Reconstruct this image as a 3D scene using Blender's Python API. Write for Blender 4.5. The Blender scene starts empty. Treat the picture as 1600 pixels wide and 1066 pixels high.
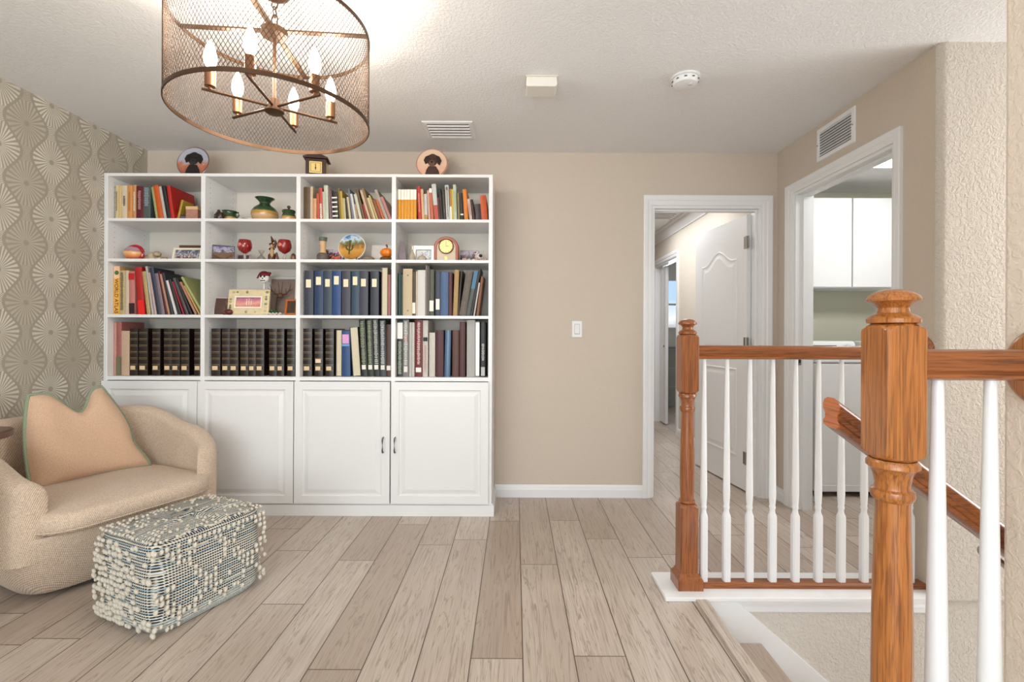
import bpy, bmesh, math, random
from math import sin, cos, pi, radians, sqrt, tan, floor
from mathutils import Vector, Matrix
C = bpy.context.scene.collection
sc = bpy.context.scene
random.seed(7)

# ------------------------------------------------------------------ camera, light, exposure
F, VX, VY, CZ, ROLL = 750.0, 805.0, 520.5, 1.16, radians(0.25)
cd = bpy.data.cameras.new('camera'); cam = bpy.data.objects.new('camera', cd); C.objects.link(cam)
cam.location = (0, 0, CZ); cam.rotation_euler = (pi/2, -ROLL, 0)
cd.sensor_width = 36; cd.lens = 36*F/1600; cd.clip_start = 0.05
cd.shift_x = -(VX-800)/1600; cd.shift_y = (VY-533)/1600
sc.camera = cam
vs = sc.view_settings
vs.view_transform = 'Standard'; vs.look = 'None'; vs.gamma = 1; vs.use_curve_mapping = False; vs.exposure = -0.07
w = bpy.data.worlds.new('world'); sc.world = w; w.use_nodes = True
w.node_tree.nodes['Background'].inputs[0].default_value = (0.91, 0.965, 1.0, 1)
w.node_tree.nodes['Background'].inputs[1].default_value = 1.7

def area(name, loc, rot, sx, sy, power, col=(1, 1, 1)):
    l = bpy.data.lights.new(name, 'AREA'); l.shape = 'RECTANGLE'; l.size = sx; l.size_y = sy
    l.energy = power; l.color = col
    o = bpy.data.objects.new(name, l); C.objects.link(o); o.location = loc; o.rotation_euler = rot
    return o
area('rear_fill', (-0.9, -2.9, 1.35), (radians(118), 0, 0), 3.2, 2.1, 118, (0.90, 0.96, 1))  # added fill behind the camera, tilted up to brighten the ceiling; no window modelled
area('loft_fill', (-0.8, -1.2, 2.38), (0, 0, 0), 2.6, 2.0, 26, (0.91, 0.965, 1))  # extra overhead fill, put in to light the floor for bounce
area('stairwell_fill', (2.4, 1.6, -1.2), (radians(180), radians(-25), 0), 1.6, 0.8, 17, (0.95, 0.98, 1))  # unseen upward fill, added to lift the ceiling on the right
area('stair_side_fill', (4.1, 1.55, 1.6), (radians(90), 0, radians(90)), 0.8, 1.6, 56, (0.96, 0.98, 1))  # made-up side fill raking the far stair wall; no window is built
area('hall_fill', (1.2, 4.9, 2.40), (0, 0, 0), 0.9, 1.6, 28, (0.99, 0.995, 1))  # fill added to brighten the hall, without a fixture
area('laundry_lamp', (2.75, 2.85, 2.40), (radians(20), 0, 0), 0.7, 0.4, 24, (1, 1, 0.98))
area('bath_daylight', (2.6, 7.5, 1.6), (radians(-90), 0, 0), 0.7, 0.8, 10, (0.95, 0.98, 1))
BULB_POWER = 3.8

def S(r, g, b):
    f = lambda v: ((v/255+0.055)/1.055)**2.4 if v/255 > 0.04045 else v/255/12.92
    return (f(r), f(g), f(b), 1)
def P(px, py, Y):
    dx, dy = px-VX, py-VY
    c, s = cos(ROLL), sin(ROLL)
    return Vector(((dx*c+dy*s)*Y/F, Y, CZ-(dy*c-dx*s)*Y/F))

# ------------------------------------------------------------------ materials
def newmat(name):
    m = bpy.data.materials.new(name); m.use_nodes = True
    return m, m.node_tree.nodes, m.node_tree.links, m.node_tree.nodes['Principled BSDF']
_mc = {}
def mat(col, rough=0.55, metal=0.0, name='paint', noise=0.0, nscale=30, bump=0.0, bscale=80, alpha=1, trans=0, coat=0):
    key = (col, rough, metal, noise, nscale, bump, bscale, trans, coat)
    if key in _mc: return _mc[key]
    m, N, L, B = newmat(name)
    B.inputs['Base Color'].default_value = S(*col); B.inputs['Roughness'].default_value = rough
    B.inputs['Metallic'].default_value = metal
    B.inputs['Transmission Weight'].default_value = trans
    B.inputs['Coat Weight'].default_value = coat
    tc = N.new('ShaderNodeTexCoord')
    n = N.new('ShaderNodeTexNoise'); n.inputs['Scale'].default_value = nscale; n.inputs['Detail'].default_value = 4
    L.new(tc.outputs['Object'], n.inputs['Vector'])
    mx = N.new('ShaderNodeMix'); mx.data_type = 'RGBA'; mx.blend_type = 'MULTIPLY'
    mx.inputs['Factor'].default_value = noise
    mx.inputs[6].default_value = S(*col); L.new(n.outputs['Fac'], mx.inputs[7])
    if noise > 0: L.new(mx.outputs[2], B.inputs['Base Color'])
    if bump > 0:
        n2 = N.new('ShaderNodeTexNoise'); n2.inputs['Scale'].default_value = bscale; n2.inputs['Detail'].default_value = 3
        L.new(tc.outputs['Object'], n2.inputs['Vector'])
        b = N.new('ShaderNodeBump'); b.inputs['Strength'].default_value = bump; b.inputs['Distance'].default_value = 0.004
        L.new(n2.outputs['Fac'], b.inputs['Height']); L.new(b.outputs['Normal'], B.inputs['Normal'])
    _mc[key] = m
    return m
class NT:
    """small helper to write node maths"""
    def __init__(s, m): s.N = m.node_tree.nodes; s.L = m.node_tree.links
    def m(s, op, a, b=None, c=None):
        n = s.N.new('ShaderNodeMath'); n.operation = op
        for i, v in enumerate((a, b, c)):
            if v is None: continue
            if isinstance(v, (int, float)): n.inputs[i].default_value = v
            else: s.L.new(v, n.inputs[i])
        return n.outputs[0]
    def xyz(s):
        tc = s.N.new('ShaderNodeTexCoord'); sp = s.N.new('ShaderNodeSeparateXYZ'); s.L.new(tc.outputs['Object'], sp.inputs[0])
        return sp.outputs[0], sp.outputs[1], sp.outputs[2]
    def comb(s, x, y, z):
        n = s.N.new('ShaderNodeCombineXYZ')
        for i, v in enumerate((x, y, z)):
            if isinstance(v, (int, float)): n.inputs[i].default_value = v
            else: s.L.new(v, n.inputs[i])
        return n.outputs[0]
    def white(s, vec):
        n = s.N.new('ShaderNodeTexWhiteNoise'); n.noise_dimensions = '3D'; s.L.new(vec, n.inputs['Vector']); return n.outputs['Value']
    def noise(s, vec, scale, detail=3, dist=0.0):
        n = s.N.new('ShaderNodeTexNoise'); s.L.new(vec, n.inputs['Vector']); n.inputs['Scale'].default_value = scale
        n.inputs['Detail'].default_value = detail; n.inputs['Distortion'].default_value = dist; return n.outputs['Fac']
    def ramp(s, fac, stops, interp='LINEAR'):
        n = s.N.new('ShaderNodeValToRGB'); s.L.new(fac, n.inputs[0]); e = n.color_ramp.elements; n.color_ramp.interpolation = interp
        e[0].position, e[0].color = stops[0][0], stops[0][1]
        e[1].position, e[1].color = stops[-1][0], stops[-1][1]
        for p, c in stops[1:-1]:
            k = e.new(p); k.color = c
        return n.outputs[0]
    def mix(s, fac, a, b, mode='MIX'):
        n = s.N.new('ShaderNodeMix'); n.data_type = 'RGBA'; n.blend_type = mode
        for sock, v in ((n.inputs[0], fac), (n.inputs[6], a), (n.inputs[7], b)):
            if isinstance(v, (int, float, tuple)): sock.default_value = v
            else: s.L.new(v, sock)
        return n.outputs[2]
    def bump(s, h, strength, dist, B):
        n = s.N.new('ShaderNodeBump'); n.inputs['Strength'].default_value = strength; n.inputs['Distance'].default_value = dist
        s.L.new(h, n.inputs['Height']); s.L.new(n.outputs[0], B.inputs['Normal'])

def knock_mat(name, col, strength, scale, lo=0.42, hi=0.58):
    m, N, L, B = newmat(name); t = NT(m); x, y, z = t.xyz(); v = t.comb(x, y, z)
    n = t.noise(v, scale, 4, 0.6)
    r = t.ramp(n, [(lo, (0, 0, 0, 1)), (hi, (1, 1, 1, 1))])
    B.inputs['Base Color'].default_value = S(*col); B.inputs['Roughness'].default_value = 0.75
    t.bump(r, strength, 0.003, B); return m
M_wall = knock_mat('taupe_wall_paint', (204, 191, 177), 0.22, 60)
M_wall_rough = knock_mat('knockdown_wall_paint', (212, 206, 197), 0.75, 70)
M_ceil = knock_mat('ceiling_paint', (236, 236, 236), 0.45, 75)
M_laundry = knock_mat('sage_wall_paint', (196, 196, 178), 0.15, 60)
M_white = mat((232, 233, 234), 0.35, name='white_paint')
M_white2 = mat((233, 234, 235), 0.3, name='white_laminate')
M_back = mat((226, 219, 208), 0.5, name='case_back')

def floor_mat():
    m, N, L, B = newmat('oak_plank_floor'); t = NT(m); x, y, z = t.xyz()
    u = t.m('DIVIDE', t.m('SUBTRACT', x, 0.032), 0.185)
    ci = t.m('FLOOR', u); fu = t.m('FRACT', u)
    off = t.white(t.comb(ci, 3.7, 1.0))
    v = t.m('ADD', t.m('DIVIDE', y, 1.25), t.m('MULTIPLY', off, 7.0))
    ri = t.m('FLOOR', v); fv = t.m('FRACT', v)
    rnd = t.white(t.comb(ci, ri, 5.0)); rnd2 = t.white(t.comb(ri, ci, 9.0))
    gv = t.comb(t.m('MULTIPLY', x, 16), t.m('ADD', t.m('MULTIPLY', y, 0.8), t.m('MULTIPLY', rnd, 40)), rnd2)
    g1 = t.noise(gv, 1.6, 5, 1.6)
    wv = t.m('FRACT', t.m('MULTIPLY', g1, 6.0))
    wv = t.m('ABSOLUTE', t.m('SUBTRACT', wv, 0.5))
    fine = t.noise(t.comb(t.m('MULTIPLY', x, 160), t.m('MULTIPLY', y, 6), rnd2), 1.0, 4, 0.3)
    base = t.ramp(rnd, [(0, S(172, 156, 142)), (0.35, S(192, 178, 165)), (0.7, S(204, 192, 180)), (1, S(184, 170, 157))])
    c1 = t.mix(t.m('MULTIPLY', t.ramp(wv, [(0.0, (1, 1, 1, 1)), (0.14, (0, 0, 0, 1))]), 0.75), base, S(132, 113, 98))
    blot = t.noise(t.comb(t.m('MULTIPLY', x, 3.0), y, rnd), 1.6, 3, 0.2)
    c1 = t.mix(t.ramp(blot, [(0.35, (0.35, 0.35, 0.35, 1)), (0.62, (0, 0, 0, 1))]), c1, S(158, 140, 125))
    c2 = t.mix(t.ramp(fine, [(0.3, (0.45, 0.45, 0.45, 1)), (0.6, (0, 0, 0, 1))]), c1, S(160, 143, 128))
    eu = t.m('MINIMUM', fu, t.m('SUBTRACT', 1.0, fu)); ev = t.m('MINIMUM', fv, t.m('SUBTRACT', 1.0, fv))
    seam = t.m('MAXIMUM', t.m('LESS_THAN', eu, 0.012), t.m('LESS_THAN', ev, 0.0016))
    c3 = t.mix(seam, c2, S(92, 78, 67))
    L.new(c3, B.inputs['Base Color']); B.inputs['Roughness'].default_value = 0.36
    t.bump(t.m('SUBTRACT', fine, t.m('MULTIPLY', seam, 2.0)), 0.12, 0.002, B)
    return m
M_floor = floor_mat()

def wood_mat(name, axis, light=(182, 114, 55), dark=(138, 80, 35), rough=0.28, sc_=1.0):
    m, N, L, B = newmat(name); t = NT(m); x, y, z = t.xyz()
    s = [44*sc_, 44*sc_, 44*sc_]; s[axis] = 1.0*sc_
    v = t.comb(t.m('MULTIPLY', x, s[0]), t.m('MULTIPLY', y, s[1]), t.m('MULTIPLY', z, s[2]))
    n = t.noise(v, 2.2, 6, 1.2)
    s2 = [190*sc_]*3; s2[axis] = 7*sc_
    f = t.noise(t.comb(t.m('MULTIPLY', x, s2[0]), t.m('MULTIPLY', y, s2[1]), t.m('MULTIPLY', z, s2[2])), 1.4, 3)
    c = t.ramp(n, [(0.32, S(*dark)), (0.5, S(*light)), (0.72, S(*[(a+b)//2 for a, b in zip(light, dark)]))])
    c = t.mix(t.ramp(f, [(0.36, (0.6, 0.6, 0.6, 1)), (0.5, (0, 0, 0, 1))]), c, S(*[int(v*0.72) for v in dark]))
    L.new(c, B.inputs['Base Color']); B.inputs['Roughness'].default_value = rough; B.inputs['Coat Weight'].default_value = 0.25
    B.inputs['Coat Roughness'].default_value = 0.12
    t.bump(f, 0.06, 0.001, B); return m
M_oak_v = wood_mat('oak_upright', 2); M_oak_h = wood_mat('oak_lengthwise', 0, (156, 90, 44), (104, 56, 26))
M_oak_far = wood_mat('oak_post', 2, (158, 95, 53), (121, 67, 36))
M_oak_end = wood_mat('oak_end', 1, (200, 112, 48), (150, 72, 24))

def wallpaper_mat():
    m, N, L, B = newmat('ogee_ray_wallpaper'); t = NT(m); x, y, z = t.xyz()
    Pp, Q = 0.138, 0.318
    vv = t.m('ADD', z, 0.0)
    # wavy stripe boundaries: warp the horizontal coordinate, alternate sign per column is built from the two lattices
    def column(u0, v0, n_rays, seed):
        u = t.m('DIVIDE', t.m('SUBTRACT', y, u0), 2*Pp)
        du = t.m('MULTIPLY', t.m('SUBTRACT', t.m('FRACT', t.m('ADD', u, 0.5)), 0.5), 2*Pp)
        v = t.m('DIVIDE', t.m('SUBTRACT', vv, v0), Q)
        dv = t.m('MULTIPLY', t.m('SUBTRACT', t.m('FRACT', t.m('ADD', v, 0.5)), 0.5), Q)
        ph = t.m('COSINE', t.m('MULTIPLY', dv, 2*pi/Q))
        wd = t.m('MULTIPLY', t.m('ADD', t.m('MULTIPLY', ph, 0.36), 0.5), Pp)       # half width of this column here
        au = t.m('ABSOLUTE', du)
        edge = t.m('DIVIDE', au, wd)
        inside = t.m('LESS_THAN', edge, 1.0)
        ang = t.m('ARCTAN2', dv, t.m('MULTIPLY', du, 1.35))
        rays = t.m('SINE', t.m('MULTIPLY', ang, n_rays))
        rr = t.m('SQRT', t.m('ADD', t.m('MULTIPLY', du, du), t.m('MULTIPLY', dv, dv)))
        # towards the tips the rays bend into stacked chevrons
        chev = t.m('SINE', t.m('MULTIPLY', t.m('ADD', t.m('ABSOLUTE', dv), t.m('MULTIPLY', au, -0.7)), 620.0))
        tip = t.m('GREATER_THAN', t.m('ABSOLUTE', dv), 0.118)
        pat = t.m('ADD', t.m('MULTIPLY', rays, t.m('SUBTRACT', 1.0, tip)), t.m('MULTIPLY', chev, tip))
        line = t.m('GREATER_THAN', pat, -0.12)
        body = t.m('MULTIPLY', t.m('GREATER_THAN', rr, 0.014), t.m('LESS_THAN', edge, 0.88))
        return t.m('MULTIPLY', t.m('MULTIPLY', line, body), inside), edge, rr
    a, ea, ra = column(2.558, 2.265, 26.0, 0)
    b, eb, rb = column(2.558+Pp, 2.265+Q/2, 30.0, 1)
    wear = t.noise(t.comb(x, y, z), 7, 3)
    scr = t.noise(t.comb(x, t.m('MULTIPLY', y, 3.0), t.m('MULTIPLY', z, 3)), 90, 2)
    wear = t.m('MULTIPLY', t.ramp(wear, [(0.3, (0.55, 0.55, 0.55, 1)), (0.65, (1, 1, 1, 1))]), t.ramp(scr, [(0.3, (0.6, 0.6, 0.6, 1)), (0.5, (1, 1, 1, 1))]))
    c = t.mix(t.m('MULTIPLY', t.m('MULTIPLY', a, wear), 0.8), S(164, 156, 140), S(202, 196, 181))
    c = t.mix(t.m('MULTIPLY', b, wear), c, S(222, 217, 203))
    L.new(c, B.inputs['Base Color']); B.inputs['Roughness'].default_value = 0.5
    B.inputs['Metallic'].default_value = 0.0
    return m
M_paper = wallpaper_mat()

def weave_mat(name, ca, cb, scale, bump=0.5, rough=0.9, wv=0.5):
    m, N, L, B = newmat(name); t = NT(m); x, y, z = t.xyz()
    a = t.m('SINE', t.m('MULTIPLY', t.m('ADD', x, t.m('MULTIPLY', z, 0.55)), scale)); b = t.m('SINE', t.m('MULTIPLY', t.m('SUBTRACT', t.m('ADD', y, z), t.m('MULTIPLY', x, 0.3)), scale*1.07))
    n = t.noise(t.comb(x, y, z), scale*0.25, 3)
    h = t.m('ADD', t.m('MULTIPLY', t.m('MULTIPLY', a, b), wv), t.m('MULTIPLY', n, 1.0))
    c = t.mix(t.ramp(h, [(0.15, (0, 0, 0, 1)), (0.75, (1, 1, 1, 1))]), S(*ca), S(*cb))
    L.new(c, B.inputs['Base Color']); B.inputs['Roughness'].default_value = rough
    B.inputs['Sheen Weight'].default_value = 0.2
    t.bump(h, bump, 0.003, B); return m
M_chair = weave_mat('beige_boucle', (166, 142, 118), (226, 207, 187), 620)
M_pillow = weave_mat('peach_linen', (190, 154, 126), (218, 186, 158), 900, 0.3, wv=.06)
M_piping = mat((138, 152, 126), 0.8, name='sage_piping', bump=0.3, bscale=400)

# ------------------------------------------------------------------ mesh helpers
def obj(name, bm, m, parent=None, smooth=False, bevel=0.0, seg=2):
    bmesh.ops.recalc_face_normals(bm, faces=bm.faces)
    me = bpy.data.meshes.new(name); bm.to_mesh(me); bm.free()
    o = bpy.data.objects.new(name, me); C.objects.link(o)
    if isinstance(m, (list, tuple)):
        for k in m: me.materials.append(k)
    else: me.materials.append(m)
    if smooth:
        for p in me.polygons: p.use_smooth = True
        try: me.set_sharp_from_angle(angle=radians(40))
        except Exception: pass
    if bevel > 0:
        b = o.modifiers.new('bevel', 'BEVEL'); b.width = bevel; b.segments = seg; b.limit_method = 'ANGLE'; b.angle_limit = radians(35)
    if parent: o.parent = parent
    return o
def tag(o, label=None, cat=None, group=None, kind=None):
    if label: o['label'] = label
    if cat: o['category'] = cat
    if group: o['group'] = group
    if kind: o['kind'] = kind
    return o
def thing(name, loc, label, cat, rz=0, group=None):
    o = bpy.data.objects.new(name, None); C.objects.link(o); o.location = loc; o.rotation_euler = (0, 0, rz)
    o.empty_display_size = 0.05
    return tag(o, label, cat, group)
def struct(name, bm, m, parent=None, **k):
    o = obj(name, bm, m, parent, **k)
    if not parent: o['kind'] = 'structure'
    return o
def BM(): return bmesh.new()
def box(bm, x0, x1, y0, y1, z0, z1, mi=0):
    v = [bm.verts.new(p) for p in ((x0,y0,z0),(x1,y0,z0),(x1,y1,z0),(x0,y1,z0),(x0,y0,z1),(x1,y0,z1),(x1,y1,z1),(x0,y1,z1))]
    for q in ((3,2,1,0),(4,5,6,7),(0,1,5,4),(1,2,6,5),(2,3,7,6),(3,0,4,7)):
        f = bm.faces.new([v[i] for i in q]); f.material_index = mi
    return bm
def bx(*a): return box(BM(), *a)
def rings(bm, rs, close=True, cap0=True, cap1=True, mi=0):
    """rs: list of lists of points, same count; loop closed around"""
    vr = [[bm.verts.new(p) for p in r] for r in rs]
    n = len(vr[0])
    for a, b in zip(vr, vr[1:]):
        for i in range(n if close else n-1):
            j = (i+1) % n
            try:
                f = bm.faces.new((a[i], a[j], b[j], b[i])); f.material_index = mi
            except ValueError: pass
    for c, r in ((cap0, vr[0]), (cap1, vr[-1])):
        if c:
            try: f = bm.faces.new(r); f.material_index = mi
            except ValueError: pass
    return bm
def lathe(bm, prof, cx=0, cy=0, cz=0, seg=24, axis='Z', mi=0):
    rs = []
    for r, h in prof:
        r = max(r, 1e-4); ring = []
        for k in range(seg):
            a = 2*pi*k/seg; u, v = r*cos(a), r*sin(a)
            if axis == 'Z': ring.append((cx+u, cy+v, cz+h))
            elif axis == 'X': ring.append((cx+h, cy+u, cz+v))
            else: ring.append((cx+u, cy+h, cz+v))
        rs.append(ring)
    return rings(bm, rs, mi=mi)
def tube(bm, pts, r, seg=8, mi=0, caps=True):
    pts = [Vector(p) for p in pts]; rs = []
    up = Vector((0, 0, 1))
    for i, p in enumerate(pts):
        d = (pts[min(i+1, len(pts)-1)]-pts[max(i-1, 0)]).normalized()
        a = d.cross(up)
        if a.length < 1e-3: a = d.cross(Vector((1, 0, 0)))
        a.normalize(); b = d.cross(a)
        rr = r[i] if isinstance(r, (list, tuple)) else r
        rs.append([p+a*rr*cos(2*pi*k/seg)+b*rr*sin(2*pi*k/seg) for k in range(seg)])
    return rings(bm, rs, mi=mi, cap0=caps, cap1=caps)
def prism(bm, poly, axis, a, b, mi=0):
    """poly of 2D points extruded along axis from a to b"""
    def pt(p, t):
        if axis == 'X': return (t, p[0], p[1])
        if axis == 'Y': return (p[0], t, p[1])
        return (p[0], p[1], t)
    return rings(bm, [[pt(p, a) for p in poly], [pt(p, b) for p in poly]], mi=mi)
def rect(x0, x1, z0, z1, i=0): return [(x0+i, z0+i), (x1-i, z0+i), (x1-i, z1-i), (x0+i, z1-i)]
def raised(bm, polyf, prof, pt):
    """nested outlines; polyf(inset) -> 2D points; prof [(inset, out)]; pt(p, out) -> 3D"""
    return rings(bm, [[pt(p, o) for p in polyf(i)] for i, o in prof], cap0=False, cap1=True)
def ball(bm, c, rx, ry, rz, seg=12, n=8, mi=0, rot=None):
    rs = []
    for i in range(n+1):
        a = -pi/2+pi*i/n; ring = []
        for k in range(seg):
            p = Vector((rx*max(cos(a), 1e-3)*cos(2*pi*k/seg), ry*max(cos(a), 1e-3)*sin(2*pi*k/seg), rz*sin(a)))
            if rot: p = rot @ p
            ring.append(p+Vector(c))
        rs.append(ring)
    return rings(bm, rs, mi=mi)

# ------------------------------------------------------------------ the room shell
WX0, WX1, WY, H = -2.608, 1.851, 3.398, 2.44     # left wall, right wall, back wall, ceiling height
bm = BM()
box(bm, WX0, 0.786, -3.0, WY, -0.25, 0)            # the room
box(bm, 0.786, 1.09, -3.0, 1.075, -0.25, 0)        # under the near railing
box(bm, 0.786, 4.2, 2.12, WY, -0.25, 0)            # landing in front of the doors, laundry
box(bm, 0.3, 4.2, WY, 9.0, -0.25, 0)               # hall and rooms behind
struct('floor', bm, M_floor)
bm = BM(); box(bm, WX0-0.1, 4.3, -3.0, 9.1, H, H+0.1); struct('ceiling', bm, M_ceil)
struct('wall_left', bx(WX0-0.1, WX0, -3.0, WY+0.1, 0, H), M_paper)
DX0, DX1, DZ = 0.965, 1.742, 2.066
bm = BM(); box(bm, WX0-0.1, DX0, WY, WY+0.11, 0, H); box(bm, DX0, DX1, WY, WY+0.11, DZ, H); box(bm, DX1, WX1, WY, WY+0.11, 0, H)
struct('wall_back', bm, M_wall)
LY0, LY1, LZ = 2.345, 3.19, 2.098                  # laundry door opening in the right wall
bm = BM(); box(bm, WX1, WX1+0.115, LY1, WY, 0, H); box(bm, WX1, WX1+0.115, LY0, LY1, LZ, H)
box(bm, WX1, WX1+0.115, 2.12, LY0, 0, H)
struct('wall_right', bm, M_wall)
# far side of the stairwell: below the landing and full height to the right of the room corner
bm = BM()
R = 0.03
box(bm, 0.786, 4.2, 2.105, 2.125, -3.2, -0.0)
poly = [(WX1, 2.125)] + [(WX1+R-R*cos(a*pi/12), 2.095+R-R*sin(a*pi/12)) for a in range(0, 7)] + [(4.2, 2.095), (4.2, 2.125)]
prism(bm, poly, 'Z', 0.0, H)
struct('wall_stair_far', bm, M_wall_rough)
NX = 1.09; NY = 1.075
struct('wall_near_right', bx(NX, 4.2, -3.0, NY, 0.0, H), knock_mat('near_wall_paint', (224, 210, 194), 0.35, 55), bevel=0.012, seg=3)
struct('wall_stair_near', bx(0.84, 4.2, NY-0.12, NY, -3.2, -0.25), M_wall_rough)
struct('wall_stair_end', bx(4.2, 4.3, -3.0, 9.0, -3.2, H), M_wall_rough)
struct('wall_stair_head', bx(0.70, 0.786, NY, 2.105, -3.2, -0.25), M_wall_rough)
# laundry and hall walls
bm = BM(); box(bm, WX1+0.115, 4.2, 4.33, 4.43, 0, H); struct('wall_laundry_back', bm, M_laundry)
bm = BM(); box(bm, WX1, WX1+0.1, WY, 5.5, 0, H); box(bm, WX1, WX1+0.1, 5.5, 6.38, 2.05, H); box(bm, WX1, WX1+0.1, 6.38, 9.0, 0, H)
struct('wall_hall_right', bm, knock_mat('hall_wall_paint', (214, 206, 194), 0.2, 60))
struct('wall_hall_left', bx(0.2, 0.3, WY+0.11, 9.0, 0, H), M_wall)
struct('wall_hall_end', bx(0.3, WX1, 8.9, 9.0, 0, H), M_wall)
# bathroom seen through the hall opening
bm = BM(); box(bm, WX1+0.1, 2.2, 7.8, 7.9, 0, H); box(bm, 3.0, 4.2, 7.8, 7.9, 0, H); box(bm, 2.2, 3.0, 7.8, 7.9, 0, 1.22); box(bm, 2.2, 3.0, 7.8, 7.9, 2.06, H)
struct('wall_bath_back', bm, mat((232, 232, 230), 0.6, name='bath_wall'))
def tile_mat(name, col, grout, sx, sz):
    m, N, L, B = newmat(name); t = NT(m); x, y, z = t.xyz()
    fu = t.m('FRACT', t.m('DIVIDE', x, sx)); fv = t.m('FRACT', t.m('DIVIDE', z, sz))
    g = t.m('MAXIMUM', t.m('LESS_THAN', fu, 0.025), t.m('LESS_THAN', fv, 0.03))
    n = t.noise(t.comb(x, y, z), 9, 4)
    c = t.mix(n, S(*col), S(*[min(255, v+22) for v in col])); c = t.mix(g, c, S(*grout))
    L.new(c, B.inputs['Base Color']); B.inputs['Roughness'].default_value = 0.3; return m
struct('trim_bath_tile', bx(WX1+0.1, 4.2, 7.74, 7.80, 0, 0.95), tile_mat('bath_tile', (176, 178, 178), (214, 214, 212), 0.3, 0.3))
struct('trim_bath_ledge', bx(WX1+0.1, 4.2, 7.66, 7.80, 0.95, 0.99), M_white)
win = struct('window_1', bx(2.2, 3.0, 7.84, 7.87, 1.22, 2.06), None)
def sky_pane():
    m, N, L, B = newmat('bright_sky_view'); t = NT(m); x, y, z = t.xyz()
    n = t.noise(t.comb(x, y, t.m('MULTIPLY', z, 3)), 3, 4)
    c = t.ramp(t.m('ADD', t.m('MULTIPLY', t.m('SUBTRACT', z, 1.2), 1.0), t.m('MULTIPLY', n, 0.3)),
               [(0.1, S(170, 178, 180)), (0.28, S(208, 214, 216)), (0.34, S(248, 250, 252)), (0.7, S(186, 218, 246))])
    e = N.new('ShaderNodeEmission'); L.new(c, e.inputs[0]); e.inputs[1].default_value = 1.15
    L.new(e.outputs[0], N['Material Output'].inputs[0]); return m
win.data.materials.clear(); win.data.materials.append(sky_pane())
bm = BM(); box(bm, 2.2, 2.24, 7.79, 7.84, 1.22, 2.06); box(bm, 2.96, 3.0, 7.79, 7.84, 1.22, 2.06); box(bm, 2.24, 2.96, 7.79, 7.84, 1.22, 1.26); box(bm, 2.24, 2.96, 7.79, 7.84, 2.02, 2.06); box(bm, 2.24, 2.96, 7.8, 7.84, 1.62, 1.65)
struct('window_frame', bm, M_white, win)

# casings -------------------------------------------------------------
CAS = [(0, 0), (0.0, 0.010), (0.012, 0.013), (0.03, 0.013), (0.036, 0.017), (0.062, 0.019), (0.070, 0.017), (0.070, 0)]   # across width from the opening out, height off wall
def casing(name, a0, a1, z1, pt, wid=0.07, parent=None, wl=None, wr=None):
    wl = wl or wid; wr = wr or wid; bm = BM()
    prof = [(u/0.07, h) for u, h in CAS]
    def corner(k):   # k: 0 bottom-left 1 top-left 2 top-right 3 bottom-right
        out = []
        for u, h in prof:
            x = a0-u*wl if k in (0, 1) else a1+u*wr
            z = 0.0 if k in (0, 3) else z1+u*wid
            out.append(pt(x, z, h))
        return out
    rings(bm, [corner(0), corner(1), corner(2), corner(3)])
    return struct(name, bm, M_white, parent)
casing('trim_1', DX0, DX1, DZ, lambda x, z, h: (x, WY-h, z), 0.072, wl=0.062)
bm = BM(); box(bm, DX0, DX0+0.018, WY, WY+0.115, 0, DZ); box(bm, DX1-0.018, DX1, WY, WY+0.115, 0, DZ); box(bm, DX0+0.018, DX1-0.018, WY, WY+0.115, DZ-0.018, DZ)
box(bm, DX1-0.03, DX1-0.018, WY+0.035, WY+0.075, 0, DZ-0.018); box(bm, DX0+0.018, DX0+0.03, WY+0.035, WY+0.075, 0, DZ-0.018); box(bm, DX0+0.03, DX1-0.03, WY+0.035, WY+0.075, DZ-0.03, DZ-0.018)
struct('trim_2', bm, M_white)
casing('trim_3', LY0, LY1, LZ, lambda y, z, h: (WX1-h, y, z), 0.062, wl=0.05, wr=0.085)
bm = BM(); box(bm, WX1, WX1+0.118, LY0, LY0+0.018, 0, LZ); box(bm, WX1, WX1+0.118, LY1-0.018, LY1, 0, LZ); box(bm, WX1, WX1+0.118, LY0+0.018, LY1-0.018, LZ-0.018, LZ)
box(bm, WX1+0.045, WX1+0.08, LY1-0.03, LY1-0.018, 0, LZ-0.018); box(bm, WX1+0.045, WX1+0.08, LY0+0.018, LY0+0.03, 0, LZ-0.018); box(bm, WX1+0.045, WX1+0.08, LY0+0.03, LY1-0.03, LZ-0.03, LZ-0.018)
t4 = struct('trim_4', bm, M_white)
bm = BM(); box(bm, WX1+0.018, WX1+0.040, LY1-0.0195, LY1-0.018, 0.955, 1.015); obj('strike_plate', bm, mat((150, 148, 142), 0.3, 1, name='steel'), t4)
bm = BM(); box(bm, WX1+0.024, WX1+0.034, LY1-0.0205, LY1-0.0195, 0.97, 1.0); obj('strike_hole', bm, mat((20, 20, 20), 0.6, name='black'), t4)
casing('trim_5', 5.5, 6.38, 2.05, lambda y, z, h: (WX1-h, y, z), 0.07)
bm = BM(); box(bm, WX1, WX1+0.1, 5.5, 5.518, 0, 2.05); box(bm, WX1, WX1+0.1, 6.362, 6.38, 0, 2.05); box(bm, WX1, WX1+0.1, 5.518, 6.362, 2.032, 2.05)
struct('trim_6', bm, M_white)
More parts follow.
